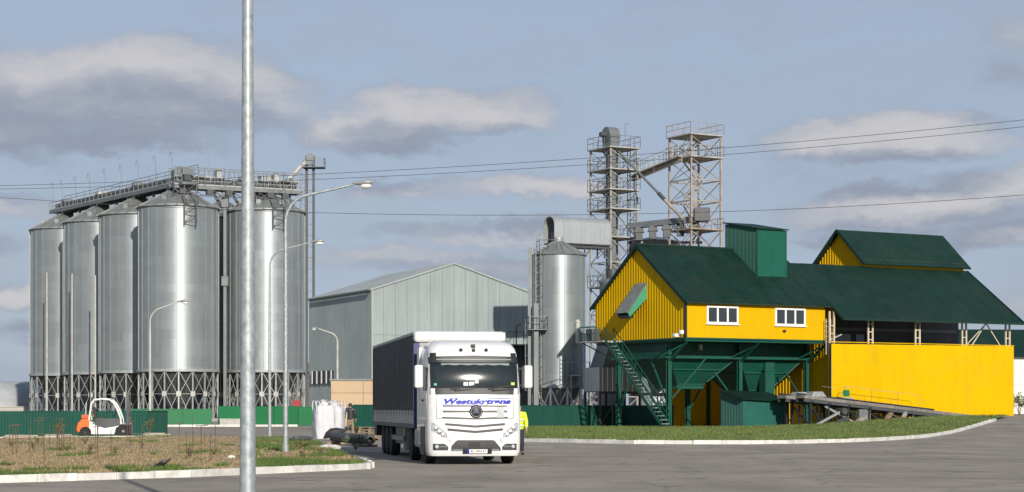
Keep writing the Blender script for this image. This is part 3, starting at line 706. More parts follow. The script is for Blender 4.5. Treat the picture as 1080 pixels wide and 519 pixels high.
# sloping footbridge between the towers
def footbridge():
    a = T1+U*3.4+V*1.2; a.z = zpx(184,198); b = T2+V*1.2-U*.25; b.z = zpx(165,193); d = b-a
    root = thing('footbridge', 'sloping railed footbridge between the two lattice towers', 'footbridge', a)
    mb = MB(); mb.bar((0,0,0), d, .9, .12); mb.bar(Vector((0,0,-.3)), d+Vector((0,0,-.3)), .12, .4); mb.build('deck', m_rust, root)
    for s in (-1,1):
        o = Vector((d.y,-d.x,0)).normalized()*.42*s; mb = MB(); railing(mb, [o, d+o], 1.1, .025, .9); mb.build('railing', m_pale, root)
footbridge()
def grain_spout():
    a = T1+U*1.3+V*.5; a.z = zpx(160,198); b = T2-U*.5+V*.6; b.z = zpx(231,192); d = b-a
    root = thing('grain_spout', 'long diagonal grain pipe running down from the grey tower', 'pipe', a)
    MB().tube([(0,0,0), d*.62], .125, 10).build('pipe', m_grey, root, smooth=True)
    MB().tube([d*.62, d*.72], .19, 10).build('damper', m_dgrey, root, smooth=True)
    MB().tube([d*.72, d], .16, 10).build('lower_pipe', m_rust, root, smooth=True)
    MB().bar(d*.55+Vector((0,0,.1)), Vector((d.x*.55,d.y*.55,.4)), .02).build('hanger', m_grey, root)
grain_spout()
# conveyor with hoods and a tank between the towers
def between():
    a = T1+U*2.0-V*.6; a.z = zpx(239,198); b = T2+U*1.2-V*.3; b.z = zpx(230,192); d = b-a
    root = thing('hooded_conveyor', 'grey conveyor with a row of square hoods between the lattice towers', 'conveyor', a)
    mb = MB(); mb.bar((0,0,0), d, .8, .55); mb.build('casing', m_grey, root)
    for k in range(5):
        p = d*(k+.6)/5.2; MB().box(p.x-.33,p.x+.33,p.y-.4,p.y+.4,p.z-1.5,p.z-.26).prism([(p.x-.5,p.z-.75),(p.x+.5,p.z-.75),(p.x+.33,p.z-.26),(p.x-.33,p.z-.26)],'y',p.y-.5,p.y+.5).build('hood', m_dgrey, root)
    MB().box(d.x-.9,d.x+.6,d.y-.6,d.y+.6,d.z-.3,d.z+1.0).build('discharge_box', m_dgrey, root, bevel=.04)
    MB().box(.2,d.x+.4,-.1,.1,-1.75,-1.5).build('beam', m_grey, root)
    c = W(690,201); t = thing('storage_tank', 'squat grey tank whose top shows over the green roof between the towers', 'tank', c)
    MB().lathe([(2.6,0),(2.6,zpx(256,201))], 40).build('wall', m_silo, t, smooth=True)
    MB().lathe([(2.7,zpx(256,201)),(2.7,zpx(255,201)),(.4,zpx(250,201))], 40).build('roof', m_roofg, t)
    c = W(646,184); t = thing('round_bin', 'small dark grey round bin peeping over the left roof edge', 'bin', c)
    MB().lathe([(1.2,0),(1.2,zpx(300,184)),(1.25,zpx(299,184)),(1.25,zpx(297,184)),(.8,zpx(294,184))], 32).build('wall', m_grey, t, smooth=True)
    MB().lathe([(.55,zpx(294,184)),(.55,zpx(284,184))], 20).build('neck', m_dgrey, t, smooth=True)
between()

# ---------------------------------------------------------------- the yellow and green grain house
C0 = Vector((13.07,150,0))
def lw(t, s, z=0):                                       # house frame -> world
    p = C0+U*t+V*s; p.z = z; return p
def house():
    root = thing('grain_house', 'yellow gabled house on green steel legs and hoppers with dark green roof', 'building', C0, A30)
    TL, SW, FZ, E, K = 13.35, 12.65, 6.9, 9.8, .7
    top = lambda s: E+K*min(s, SW-s)
    MB().corr((0,SW,0),(0,-1,0),SW,FZ,lambda t: top(SW-t)-.02,.36,.028).build('gable_wall', m_yellow, root)
    MB().corr((0,0,0),(1,0,0),TL,FZ,E-.02,.22,.012).build('long_wall', m_yellow, root)
    MB().corr((TL,0,0),(0,1,0),SW,FZ,lambda t: top(t)-.02,.40,.04).build('end_wall', m_yellow, root)
    MB().corr((TL,SW,0),(-1,0,0),TL,FZ,E-.02,.40,.04).build('rear_wall', m_yellow, root)
    MB().box(.05,TL-.05,.05,SW-.05,FZ-.25,FZ-.02).build('floor', m_green, root)
    MB().box(-.06,.10,-.07,.10,FZ-.02,E-.05).build('corner_trim', m_black, root)
    mb = MB(); mb.box(-.05,TL+.02,-.06,-.02,FZ-.1,FZ+.03); mb.build('base_trim', m_dgreen, root)
    mb = MB(); mb.box(-.07,-.05+.03,.02,SW,FZ-.1,FZ+.03); mb.build('base_trim', m_dgreen, root)
    ov = .38; rz = E+K*SW/2
    n = 12; w_ = (TL+.55)/n
    for i in range(n):
        a = -.25+i*w_; j = random.uniform(-.012,.012)
        MB().slab((a,-ov+j,E-K*ov+.12+.014*(i%2)),(a+w_+.03,-ov+j,E-K*ov+.12+.014*(i%2)),(a+w_+.03,SW/2,rz+.12+.014*(i%2)),(a,SW/2,rz+.12+.014*(i%2)),.10).build('roof_sheet', m_groof, root)
    MB().slab((-.25,SW/2,rz+.12),(TL+.3,SW/2,rz+.12),(TL+.3,SW+ov,E-K*ov+.12),(-.25,SW+ov,E-K*ov+.12),.10).build('roof_slope', m_groof, root)
    mb = MB(); mb.bar((-.29,-ov,E-K*ov),(-.29,SW/2,rz),.06,.26); mb.bar((-.29,SW/2,rz),(-.29,SW+ov,E-K*ov),.06,.26); mb.build('verge_trim', m_groof, root)
    MB().tube([(-.3,SW/2,rz+.13),(TL+.3,SW/2,rz+.13)], .12, 8).build('ridge_cap', m_groof, root, smooth=True)
    MB().bar((-.25,-ov-.05,E-K*ov+.02),(TL+.3,-ov-.05,E-K*ov+.02),.08,.12).build('gutter', m_groof, root)
    for x0 in (1.92, 8.4):
        x1 = x0+2.95; z0, z1 = 8.0, 9.36
        mb = MB(); mb.box(x0,x1,-.10,.0,z0,z0+.14); mb.box(x0,x1,-.10,.0,z1-.14,z1); w = (x1-x0)
        for k in range(4): xx = x0+k*(w-.15)/3; mb.box(xx,xx+.15,-.098,.0,z0+.14,z1-.14)
        f = mb.build('window', m_wplain, root)
        for k in range(3): xx = x0+.15+k*(w-.15)/3; MB().box(xx,xx+(w-.15)/3-.15,-.05,-.015,z0+.14,z1-.14).build('pane', m_glass, f)
        MB().box(x0-.08,x1+.08,-.16,.0,z0-.07,z0-.003).build('sill', m_wplain, f)
    MB().box(9.15,9.42,-.16,-.02,7.52,7.66).lathe([(.07,-.26),(.10,-.16)],10,(9.28,0,7.59),'y').build('wall_lamp', m_dgrey, root)
    MB().box(3.0,3.2,2.3,2.6,6.05,6.5).build('lamp', m_pale, root)
    # green box on the roof
    x0,x1,y0,y1 = 9.0,11.83,3.0,7.3; zf, zb = 15.7, 16.45
    zt = lambda y: zf+(zb-zf)*(y-y0)/(y1-y0)
    zr = lambda s: top(s)+.05
    mb = MB(); mb.corr((x0,y0,0),(1,0,0),x1-x0,zr(y0),zt(y0),.18,.03); mb.corr((x0,y1,0),(0,-1,0),y1-y0,0,lambda t: zt(y1-t),.18,.03,bot=lambda t: zr(y1-t)); mb.corr((x1,y0,0),(0,1,0),y1-y0,0,lambda t: zt(y0+t),.18,.03,bot=lambda t: zr(y0+t)); mb.corr((x1,y1,0),(-1,0,0),x1-x0,zr(y1),zt(y1),.18,.03)
    bx = mb.build('roof_box', m_gsheet, root)
    MB().slab((x0-.15,y0-.2,zf+.1),(x1+.15,y0-.2,zf+.1),(x1+.15,y1+.15,zb+.16),(x0-.15,y1+.15,zb+.16),.09).build('box_roof', m_groof, bx)
    mb = MB(); mb.box(x0-.04,x0+.05,y0-.05,y0+.04,zr(y0),zf); mb.box(x1-.05,x1+.04,y0-.05,y0+.04,zr(y0),zf); mb.build('corner_trim', m_gsheet, bx)
    # hooded inlet on the gable
    prof = [(0,11.25),(-1.75,8.95),(-1.6,8.62),(0,10.1)]
    mb = MB()
    for y in (5.2,6.75): mb.add([(x,y,z) for x,z in prof]+[(x,y+.04,z) for x,z in prof], [(0,1,2,3),(7,6,5,4),(0,4,5,1),(1,5,6,2),(2,6,7,3),(3,7,4,0)])
    hd = mb.build('inlet_hood', m_hood, root)
    MB().slab((-.0,5.12,11.3),(-.0,6.87,11.3),(-1.85,6.87,8.93),(-1.85,5.12,8.93),-.04).build('hood_roof', m_hoodtop, hd)
    MB().slab((0,5.24,10.15),(-1.6,5.24,8.68),(-1.6,6.75,8.68),(0,6.75,10.15),-.03).build('hood_floor', m_dgrey, hd)
    MB().box(-1.62,-1.1,5.4,6.6,8.55,8.78).build('conveyor_end', m_black, hd)
    # frame of columns and beams
    ts = (.3,7.0,13.6); s_ = (2.64,9.7); BZ = 5.55
    for t in ts:
        for s in s_:
            mb = MB(); b = rise(*lw(t,s).xy)-.3
            mb.box(t-.16,t+.16,s-.16,s-.13,b,FZ-.26); mb.box(t-.16,t+.16,s+.13,s+.16,b,FZ-.26); mb.box(t-.03,t+.03,s-.13,s+.13,b,FZ-.26)
            for k in range(10): z = .4+k*.62; mb.box(t-.15,t+.15,s-.12,s+.12,z,z+.05)
            mb.build('column', m_green, root)
    for s in s_:
        MB().box(-.1,14.0,s-.19,s-.165,BZ-.14,BZ+.08).build('beam', m_green, root)
    for t in ts: MB().box(t-.18,t-.165,2.4,10,BZ-.14,BZ+.08).build('beam', m_green, root)
    for t in ts:                                        # brackets that carry the overhanging floor
        mb = MB(); mb.bar((t,2.5,BZ-.3),(t,.25,FZ-.3),.16); mb.bar((t-.9,2.45,BZ),(t+.2,.3,FZ-.28),.10); mb.build('bracket', m_green, root)
    mb = MB(); mb.bar((.4,2.45,1.4+.9),(3.6,2.45,BZ-.1),.12); mb.build('knee_brace', m_green, root)
    mb = MB(); mb.bar((6.9,2.45,1.6),(4.4,2.45,4.4),.12); mb.build('knee_brace', m_green, root)
    mb = MB(); mb.bar((13.5,2.45,1.6),(11.2,2.45,4.6),.12); mb.build('knee_brace', m_green, root)
    mb = MB(); mb.bar((.3,9.5,1.5),(.3,7.0,BZ-.1),.12); mb.bar((.3,2.8,2.0),(.3,5.2,BZ-.1),.12); mb.build('knee_brace', m_green, root)
    mb = MB(); mb.bar((7.0,9.5,1.5),(9.5,9.5,BZ-.2),.12); mb.build('knee_brace', m_green, root)
    # hoppers
    for (t0,t1,q0,q1,zb_) in ((.45,6.85,2.3,4.8,3.45),(7.15,13.45,9.2,11.2,3.0)):
        y0, y1, r0, r1 = 2.85, 9.5, 4.4, 7.6
        a = [(t0,y0),(t1,y0),(t1,y1),(t0,y1)]; b = [(q0,r0),(q1,r0),(q1,r1),(q0,r1)]
        vs = [(x,y,FZ-.27) for x,y in a]+[(x,y,BZ-.05) for x,y in a]+[(x,y,zb_) for x,y in b]+[(x,y,zb_-.35) for x,y in b]
        fs = [(k*4+i, k*4+(i+1)%4, k*4+4+(i+1)%4, k*4+4+i)[::-1] for k in range(3) for i in range(4)]+[(12,15,14,13)]
        h = MB().add(vs, fs).build('hopper', m_green, root)
        mb = MB()                                       # stiffening ribs on the two seen faces
        for fr in (.0,.45,1.0):
            P = [Vector((a[i][0]*(1-fr)+b[i][0]*fr, a[i][1]*(1-fr)+b[i][1]*fr, (BZ-.05)*(1-fr)+zb_*fr)) for i in range(4)]
            for i in (0,3): mb.bar(P[i]+Vector((0,-.04,0)), P[(i+1)%4]+Vector((0,-.04,0)), .10)
        for i in range(4): mb.bar((a[i][0],a[i][1]-.02,BZ-.05),(b[i][0],b[i][1]-.02,zb_),.09)
        mb.build('rib', m_green, h)
    MB().box(9.75,10.65,2.95,3.75,2.4,BZ-.15).build('spout', m_green, root)
    MB().box(9.68,10.72,2.9,3.8,4.5,4.6).build('spout_flange', m_green, root)
    # stairs along the gable
    z0 = .25; n = 22; y0, y1 = .6, 8.5; x0, x1 = -1.75, -.95
    for x in (x0,x1):
        mb = MB(); mb.bar((x,y0,z0),(x,y1,FZ),.06,.24); mb.build('stringer', m_green, root)
        mb = MB(); up = Vector((0,0,1.0)); A_ = Vector((x,y0,z0)); B_ = Vector((x,y1,FZ)); mb.bar(A_+up, B_+up, .06); mb.bar(A_+up*.5, B_+up*.5, .04)
        for k in range(7): p = A_+(B_-A_)*k/6; mb.bar(p, p+up, .05)
        mb.build('handrail', m_green, root)
    st = MB().box(x0+.04,x1-.04,-.13,.13,-.02,.02).mesh('step'); st.materials.append(m_plat)
    for k in range(n):
        f = (k+.5)/n; o = link('step', st, None, root); o.location = (0,y0+(y1-y0)*f, z0+(FZ-z0)*f)
    MB().box(-1.95,-.08,8.5,11.9,FZ-.1,FZ).build('landing', m_plat, root)
    mb = MB(); railing(mb, [(-1.95,9.6,FZ),(-1.95,11.9,FZ),(-.1,11.9,FZ)], 1.15, .03, 1.0); mb.build('landing_rail', m_green, root)
    mb = MB(); 
    for y in (8.8,11.7): mb.bar((-1.85,y,FZ-.1),(.25,min(y,9.7),BZ-.3),.09)
    mb.build('landing_brace', m_green, root)
    MB().box(-1.6,-.8,10.6,11.6,FZ+.05,FZ+1.0).build('motor_box', m_dgrey, root, bevel=.05)
    # flood lamps at the corner
    mb = MB(); mb.bar((-.1,.5,7.1),(-.55,.35,7.0),.06); mb.build('lamp_arm', m_dgrey, root)
    MB().box(-.85,-.45,.15,.5,6.95,7.2).build('flood_lamp', m_wplain, root, bevel=.03)
    MB().box(-.6,-.3,-.25,.05,7.15,7.45).build('flood_lamp', m_wplain, root, bevel=.05)
    # yellow wall below the hoppers, at the back
    MB().corr((9.4,15.5,0),(1,0,0),3.6,-.2,6.6,.30,.04).build('lower_wall', m_yellow, root)
    MB().corr((13.35,15.5,0),(1,0,0),1.7,-.2,6.6,.30,.04).build('lower_wall', m_yellow, root)
    MB().box(13.0,13.35,15.4,15.65,-.2,6.6).build('lower_post', m_dgreen, root)
    return root
m_hood = mat('bright_green_hood', (.05,.26,.15), .5, var=.1)
m_hoodtop = mat('weathered_hood_top', (.16,.17,.16), .7, var=.3, scale=2)
house()

def hall():
    root = thing('grain_hall', 'long yellow-walled hall with dark green roof and raised roof lantern', 'building', C0, A30)
    t0, t1 = 13.7, 32.5
    # front wall: a high yellow screen below the eaves, of wide sheets
    n = 9; a = 13.1; w = (32.45-a)/n
    for i in range(n):
        b = min(rise(*lw(a+i*w,-1).xy), rise(*lw(a+(i+1)*w,-1).xy))-.3
        MB().corr((a+i*w,-1.0,0),(1,0,0),w-.004,b,6.62+.012*i,.3,.003).build('wall_sheet', m_yellow2, root)
    MB().box(a-.05,a+.03,-1.06,-.9,-.2,6.66).build('corner_trim', m_black, root)
    MB().box(a,32.45,-1.04,-.96,6.74,6.80).build('wall_cap', m_yellow2, root)
    MB().box(a+.06,32.4,-.92,-.8,-.2,6.5).build('wall_backing', m_grey, root)
    under = lambda s: (8.6+(s+1.8)*.6985 if s <= 5 else 13.35-(s-5)*.69)-.2
    MB().corr((14.1,11,0),(0,-1,0),11.2,-.2,lambda t: under(11-t),.40,.05).build('left_wall', m_yellow, root)
    MB().corr((32.3,11,0),(-1,0,0),18.2,-.2,9.0,.40,.05).build('rear_wall', m_yellow, root)
    MB().corr((32.4,5.6,0),(0,1,0),5.4,-.2,12.5,.40,.05).build('right_wall', m_yellow, root)
    # the added dark partition puts the hall's inner shade into its colour
    MB().box(14.2,32.3,5.45,5.55,-.2,13.0).build('shade_sheet', m_dgrey, root)
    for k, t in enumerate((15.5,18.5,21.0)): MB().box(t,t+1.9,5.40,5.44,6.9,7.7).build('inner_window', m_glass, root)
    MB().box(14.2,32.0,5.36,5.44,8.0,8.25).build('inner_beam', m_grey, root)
    ze, zr = 8.6, 13.35
    sl = (zr-ze)/6.8
    n = 17; w_ = (t1+.35-t0)/n
    for i in range(n):
        a = t0+i*w_; j = random.uniform(-.015,.015); q = .014*(i%2)
        MB().slab((a,-1.8+j,ze+q),(a+w_+.03,-1.8+j,ze+q),(a+w_+.03,5,zr+q),(a,5,zr+q),.12).build('roof_sheet', m_groof, root)
    MB().slab((t0,5,zr),(t1+.35,5,zr),(t1+.35,11.6,ze+.2),(t0,11.6,ze+.2),.12).build('roof_slope', m_groof, root)
    MB().bar((t0,-1.86,ze-.06),(t1+.35,-1.86,ze-.06),.06,.16).build('eave_trim', m_groof, root)
    MB().bar((t1+.38,-1.86,ze-.06),(t1+.38,5,zr-.06),.06,.2).build('verge_trim', m_groof, root)
    MB().bar((t0-.03,-1.86,ze-.06),(t0-.03,5,zr-.06),.06,.2).build('verge_trim', m_groof, root)
    # roof lantern
    q0, q1, y0, y1, we, wr = 21.5, 32.4, 5.0, 11.0, 13.95, 16.55
    MB().box(q0,q1,y0-.06,y0+.06,zr-.2,we).build('lantern_wall', m_yellow, root)
    MB().corr((q0,y1,0),(0,-1,0),y1-y0,11.0,lambda t: we+(wr-we)*(1-abs(t-3)/3)-.05,.34,.05).build('lantern_gable', m_yellow, root)
    MB().corr((q1,y0,0),(0,1,0),y1-y0,11.0,lambda t: we+(wr-we)*(1-abs(t-3)/3)-.05,.34,.05).build('lantern_gable', m_yellow, root)
    MB().box(q0,q1,y1-.06,y1+.06,9,we).build('lantern_wall', m_yellow, root)
    k = (wr-we)/3; o = .55
    MB().slab((q0-.45,y0-o,we-k*o+.05),(q1+.45,y0-o,we-k*o+.05),(q1+.45,8,wr+.05),(q0-.45,8,wr+.05),.10).build('lantern_roof', m_groof, root)
    MB().slab((q0-.45,8,wr+.05),(q1+.45,8,wr+.05),(q1+.45,y1+o,we-k*o+.05),(q0-.45,y1+o,we-k*o+.05),.10).build('lantern_roof', m_groof, root)
    mb = MB(); mb.bar((q0-.48,y0-o,we-k*o),(q0-.48,8,wr),.05,.22); mb.bar((q0-.48,8,wr),(q0-.48,y1+o,we-k*o),.05,.22); mb.build('lantern_verge', m_groof, root)
    # lattice posts under the eaves
    for t in (13.5,17.4,22.3,27.3,32.1):
        mb = MB(); b = rise(*lw(t,-.5).xy)-.2
        zt = ze+.9*sl+.3 
        for x in (t-.22,t+.22): mb.box(x-.06,x+.06,-.7,-.58,b,zt-.35)
        for i in range(13): z = b+.4+i*.62; mb.box(t-.16,t+.16,-.67,-.61,z,z+.07)
        mb.build('lattice_post', m_cream, root)
    mb = MB()
    mb.bar((27.3,-.64,ze+.15),(32.1,-.64,ze+.15),.10); mb.bar((29.7,-.64,ze),(28.1,-.64,6.7),.08); mb.bar((29.7,-.64,ze),(31.3,-.64,6.7),.08); mb.bar((27.6,-.64,6.8),(29.5,-.64,8.4),.06)
    mb.build('truss_frame', m_cream, root)
    for t in (17.4,22.3,27.3): MB().box(t-.1,t+.1,5.0,5.2,-.2,12.8).build('inner_post', m_dgrey, root)
    mb = MB(); ladder(mb, (13.35,-.4,5.8), (13.35,-.4,8.6), (0,-1,0), .45, .4, False); mb.bar((13.3,-.5,6.9),(14.6,-.5,7.4),.08); mb.build('ladder', m_pale, root)
m_yellow2 = mat('yellow_wall_sheet', (.62,.385,.001), .65, spec=.07, var=.05, scale=.35, streak=.05, randv=.02, dirt=(.42,.25,.03), dscale=.5, damt=.3)
m_cream = mat('cream_painted_steel', (.55,.50,.38), .6, var=.2, dirt=(.3,.2,.1), damt=.5)
hall()

def lean_to():
    b = lw(4.7,-.9); b.z = rise(b.x,b.y)-.05
    root = thing('corrugated_shed', 'low green corrugated shed in front of the hoppers', 'shed', b, A30)
    L, D, zf, zb = 4.4, 2.9, 2.35, 2.95
    m = mat('teal_ribbed_sheet', (.012,.10,.080), .5, var=.1)
    ztl = lambda t: zf-.04*t
    MB().corr((0,0,0),(1,0,0),L,0,ztl,.20,.03).build('front_wall', m, root)
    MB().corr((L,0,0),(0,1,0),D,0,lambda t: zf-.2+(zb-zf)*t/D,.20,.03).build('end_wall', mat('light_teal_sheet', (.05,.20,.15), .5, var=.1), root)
    MB().corr((0,D,0),(0,-1,0),D,0,lambda t: zf+(zb-zf)*(1-t/D),.20,.03).build('end_wall', m, root)
    MB().slab((-.3,-.35,zf+.0),(L+.1,-.35,zf-.22),(L+.2,D,zb-.1),(-.3,D,zb+.1),.08).build('roof', m_groof, root)
lean_to()

def ramp():
    root = thing('unloading_ramp', 'grey timber truck ramp sloping down before the yellow wall', 'ramp', C0, A30)
    m = mat('grey_planks', (.20,.18,.16), .85, var=.25, scale=2.5, randv=.16, dirt=(.09,.085,.08), dscale=1.5, damt=.5)
    zt = lambda t: 2.55+(1.02-2.55)*(t-6.9)/(23.9-6.9)
    for (s0, s1) in ((-5.6,-4.5),(-3.4,-2.3)):
        n = 17
        for i in range(n):                               # planks laid across the track
            a = 6.9+i*1.0; b = a+.985
            MB().slab((a,s0,zt(a)),(b,s0,zt(b)),(b,s1,zt(b)),(a,s1,zt(a)),.22).build('plank', m, root)
        mb = MB(); mb.bar((6.9,s0+.1,zt(6.9)-.32),(22.5,s0+.1,zt(22.5)-.32),.14,.30); mb.bar((6.9,s1-.1,zt(6.9)-.32),(22.5,s1-.1,zt(22.5)-.32),.14,.30); mb.build('girder', m_dgrey, root)
        mb = MB(); mb.bar((7,s1-.06,zt(7)+.1),(20.5,s1-.06,zt(20.5)+.1),.10,.2); mb.build('wheel_guide', m_black, root)
    for (t,L_,s0,z_) in ((9.6,1.6,-5.9,.55),(11.6,1.2,-6.0,.5),(14.6,1.0,-5.8,.7),(16.3,.8,-5.8,.75)):
        b_ = rise(*lw(t,s0).xy); MB().bar((t,s0,b_+.12),(t+L_,s0+.5,b_+z_),.22,.3).build('scrap_beam', random.choice([m_rust,m_dgrey,m_wood]), root)
    for t in (7.6,9.3,11.2,13.2,15.4,17.6,19.6):
        mb = MB(); b = rise(*lw(t,-4).xy)-.1; z = zt(t)-.48
        for s in (-5.4,-4.6,-3.2,-2.5): mb.bar((t,s,b),(t,s,z),.16)
        if z-b > .8: mb.bar((t,-5.4,b+.1),(t,-3.0,z-.1),.10); mb.bar((t-.1,-5.4,z-.1),(t+1.3,-5.4,b+.1),.12); mb.bar((t-.5,-4.6,b+.1),(t+.7,-3.2,z-.2),.12)
        mb.box(t-.14,t+.14,-5.6,-2.3,z-.02,z+.14); mb.build('trestle', m_black if t < 14 else m_dgrey, root)
    mb = MB(); mb.bar((8.0,-5.5,.3),(10.8,-5.5,1.5),.16); mb.bar((9.0,-5.4,1.7),(12.0,-5.4,.4),.14); mb.build('hydraulic_strut', m_lgrey, root)
    MB().lathe([(.26,-.8),(.26,.8)], 12, (10.5,-5.1,1.35), 'y').build('hydraulic_drum', m_dgrey, root, smooth=True)
    MB().box(12.3,13.4,-5.45,-4.9,.2,1.5).build('pump_cabinet', m_grey, root, bevel=.04)
    for (t, s) in ((8.4,-5.05),(8.6,-2.85),(13.1,-2.85)):
        mb = MB(); z = zt(t); mb.prism([(t-.75,z),(t+.75,z),(t+.35,z+.42),(t-.45,z+.42)],'y',s-.42,s+.42); mb.build('wheel_stop', m_lgrey, root, bevel=.05)
    mb = MB(); P = [(t,-2.2,zt(t)) for t in (13.6,16.2,18.9,21.0)]
    railing(mb, P, 1.35, .012, 2.7, False); mb.bar((12.9,-2.2,zt(12.9)),(13.6,-2.2,zt(13.6)+1.35),.03); mb.bar((11.2,-2.2,zt(11)+1.1),(13.0,-2.2,zt(13)+1.1),.02); mb.build('handrail', m_rust, root)
    MB().box(13.3,13.9,-2.32,-2.27,zt(13.6)+.55,zt(13.6)+1.05).build('sign_plate', m_bgreen, root)
ramp()

# grey bins and framework between the slim silo and the stairs
def bins():
    c = W(645,167); root = thing('square_bin', 'grey ribbed steel bin on a dark frame behind the green stairs', 'bin', c, A30)
    MB().corr((-1.2,0,0),(1,0,0),4.2,3.0,5.0,.5,.06).corr((-1.2,2.5,0),(0,-1,0),2.5,3.0,5.0,.5,.06).build('bin_wall', m_gal2, root)
    MB().box(-1.15,2.95,.05,2.5,2.95,4.95).build('bin_core', m_grey, root)
    MB().prism([(-.7,5.0),(2.4,5.0),(1.6,7.4),(.2,7.4)],'y',.3,2.3).build('bin_hood', m_grey, root)
    mb = MB()
    for x in (-1.1,1.0,2.9):
        for y in (.1,2.4): mb.box(x-.08,x+.08,y-.08,y+.08,0,2.95)
    mb.box(-1.2,3,0,.1,2.8,2.94); mb.bar((-1.1,.1,.2),(1.0,.1,2.8),.08); mb.build('frame', m_dgrey, root)
    MB().box(3.0,6.2,.3,1.6,2.6,2.9).build('belt_conveyor', m_plat, root)
    MB().tube([(4.2,.8,4.2),(5.0,.6,2.9)],[.15,.5],12).build('spout', m_lgrey, root, smooth=True)
    c = W(552,180); r2 = thing('shadow_box', 'dark box standing in for shadow on the warehouse, with railed deck, right behind the truck cab', 'machine', c, R(10))
    MB().box(-1.0,1.5,0,2.2,0,7.2).build('casing', m_dgrey, r2, bevel=.05)  # dark box added in place of the shadow on the warehouse wall
    MB().box(-1.9,1.7,-.6,2.3,7.2,7.35).build('deck', m_dgrey, r2)
    mb = MB(); railing(mb, [(-1.9,2.3,7.35),(-1.9,-.6,7.35),(1.7,-.6,7.35)], 1.1, .03, .9); mb.build('railing', m_dgrey, r2)
    MB().tube([(-.6,.3,7.3),(-.6,.3,9.0),(-.2,.3,9.2)], .06, 6).build('lamp_hook', m_dgrey, r2)
    mb = MB(); 
    for x in (-1.6,-.9,.2,.9): mb.box(x-.3,x+.3,-.4,.2,6.0,7.15)
    mb.build('dark_block', m_black, r2)
bins()

# far buildings
def far_white():
    c = W(1000,232); root = thing('white_shed', 'white walled building with dark green roof at the right edge', 'building', (c.x,c.y,.9), R(6))
    m = mat('white_block_wall', (.66,.66,.63), .8, var=.08)
    L = 26; H = 6.9
    for i in range(13):
        for j in range(4): MB().box(i*2+.01,i*2+1.99,0,.2,j*H/4+.01,(j+1)*H/4-.01).build('block', m, root)
    MB().box(.02,L-.02,.21,10,0,H).build('core', m_concrete, root)
    for x in (15.7,18.5,21.4):
        f = MB().box(x,x+1.9,-.05,-.005,2.5,4.4).build('window', m_wplain, root); MB().box(x+.15,x+.85,-.08,-.055,2.65,4.25).build('pane', m_glass, f); MB().box(x+1.0,x+1.75,-.08,-.055,2.65,4.25).build('pane', m_glass, f)
    MB().slab((-.5,-.8,H-.1),(L+.5,-.8,H-.1),(L+.5,5,H+3.2),(-.5,5,H+3.2),.12).build('roof_slope', m_groof, root)
    MB().slab((-.5,5,H+3.2),(L+.5,5,H+3.2),(L+.5,10.8,H-.1),(-.5,10.8,H-.1),.12).build('roof_slope', m_groof, root)
far_white()
def hangar():
    c = W(-190,330); root = thing('arched_hangar', 'grey arched hangar at the far left edge below the silos', 'hangar', c, R(8))
    r = 6.6; L = 46; n = 14
    m = mat('hangar_sheet', (.36,.38,.385), .55, .1, var=.15, scale=.3)
    for i in range(4):
        a, b = i*L/4, (i+1)*L/4-.006; mb = MB()
        mb.add([(x,-r*1.25*math.cos(math.pi*k/n),r*.93*math.sin(math.pi*k/n)) for x in (a,b) for k in range(n+1)], [(k,k+1,n+2+k,n+1+k)[::-1] for k in range(n)])
        o = mb.build('roof_sheet', m, root, smooth=True)
        sol = o.modifiers.new('thick','SOLIDIFY'); sol.thickness = .08
    mb = MB().add([(L-.1,-r*1.25*math.cos(math.pi*k/n),r*.93*math.sin(math.pi*k/n)) for k in range(n+1)], [tuple(range(n+1))]); mb.build('end_wall', m, root)
    c = W(-60,300); o = MB().box(0,19,0,1.2,0,1.75).box(-.1,19.1,-.1,1.3,1.75,1.87).build('concrete_wall', m_concrete, None, loc=c, rotz=R(4)); tag(o, 'low pale concrete wall before the arched hangar', 'wall')
hangar()

# ---------------------------------------------------------------- fences
def fence(name, label, p0, p1, h, m, pw=2.3, pitch=.17, group=None):
    p0 = Vector((*p0,0)); p1 = Vector((*p1,0)); d = p1-p0; L = d.length; n = max(1, round(L/pw)); w = L/n
    root = thing(name, label, 'fence', p0, math.atan2(d.y,d.x), group)
    me = MB().corr((.015,0,0),(1,0,0),w-.03,.03,h,pitch,.03).mesh('panel'); me.materials.append(m)
    ps = MB().box(-.04,.04,.01,.09,0,h-.02).mesh('post'); ps.materials.append(m_dgreen)
    rl = MB().box(0,w,-.045,.02,h,h+.03).mesh('cap'); rl.materials.append(m)
    for i in range(n):
        for nm, q in (('panel',me),('post',ps),('cap',rl)): link(nm, q, None, root).location = (i*w,0,random.uniform(-.01,.01) if nm == 'panel' else 0)
    return root
fence('sheet_fence', 'dark green ribbed fence behind the forklift on the left', (-40,101), (-20.3,110.5), 1.40, m_dgreen)
fence('sheet_fence', 'short dark green fence return beside the leftmost lamp post', (-20.25,110.6), (-20.6,119), 1.40, m_dgreen)
fence('sheet_fence', 'bright green fence section left of the near lamp post below the silos', (-33.5,172), (-26.2,174), 1.50, m_bgreen, 2.4)
fence('sheet_fence', 'bright green fence section directly behind the near lamp post base', (-26.8,182), (-19.7,186), 1.75, m_bgreen, 2.4)
fence('sheet_fence', 'bright green fence section left of the white bulk bags', (-19.3,180), (-17.1,181), 1.7, m_bgreen, 2.4)
fence('sheet_fence', 'dark green fence running behind the truck to the yellow house', (-11.0,138), (8.5,169), 1.80, m_dgreen)
fence('sheet_fence', 'shaded green fence under the hoppers behind the stairs', (8.6,169), (13.5,166), 1.8, m_dgreen)
o = MB().box(0,2.4,0,1.4,.0,.55).box(-.05,2.45,-.05,1.45,.55,.65).build('low_trough', m_pale, None, loc=W(232,178)); tag(o, 'low pale trough between the bright green fence sections', 'trough')

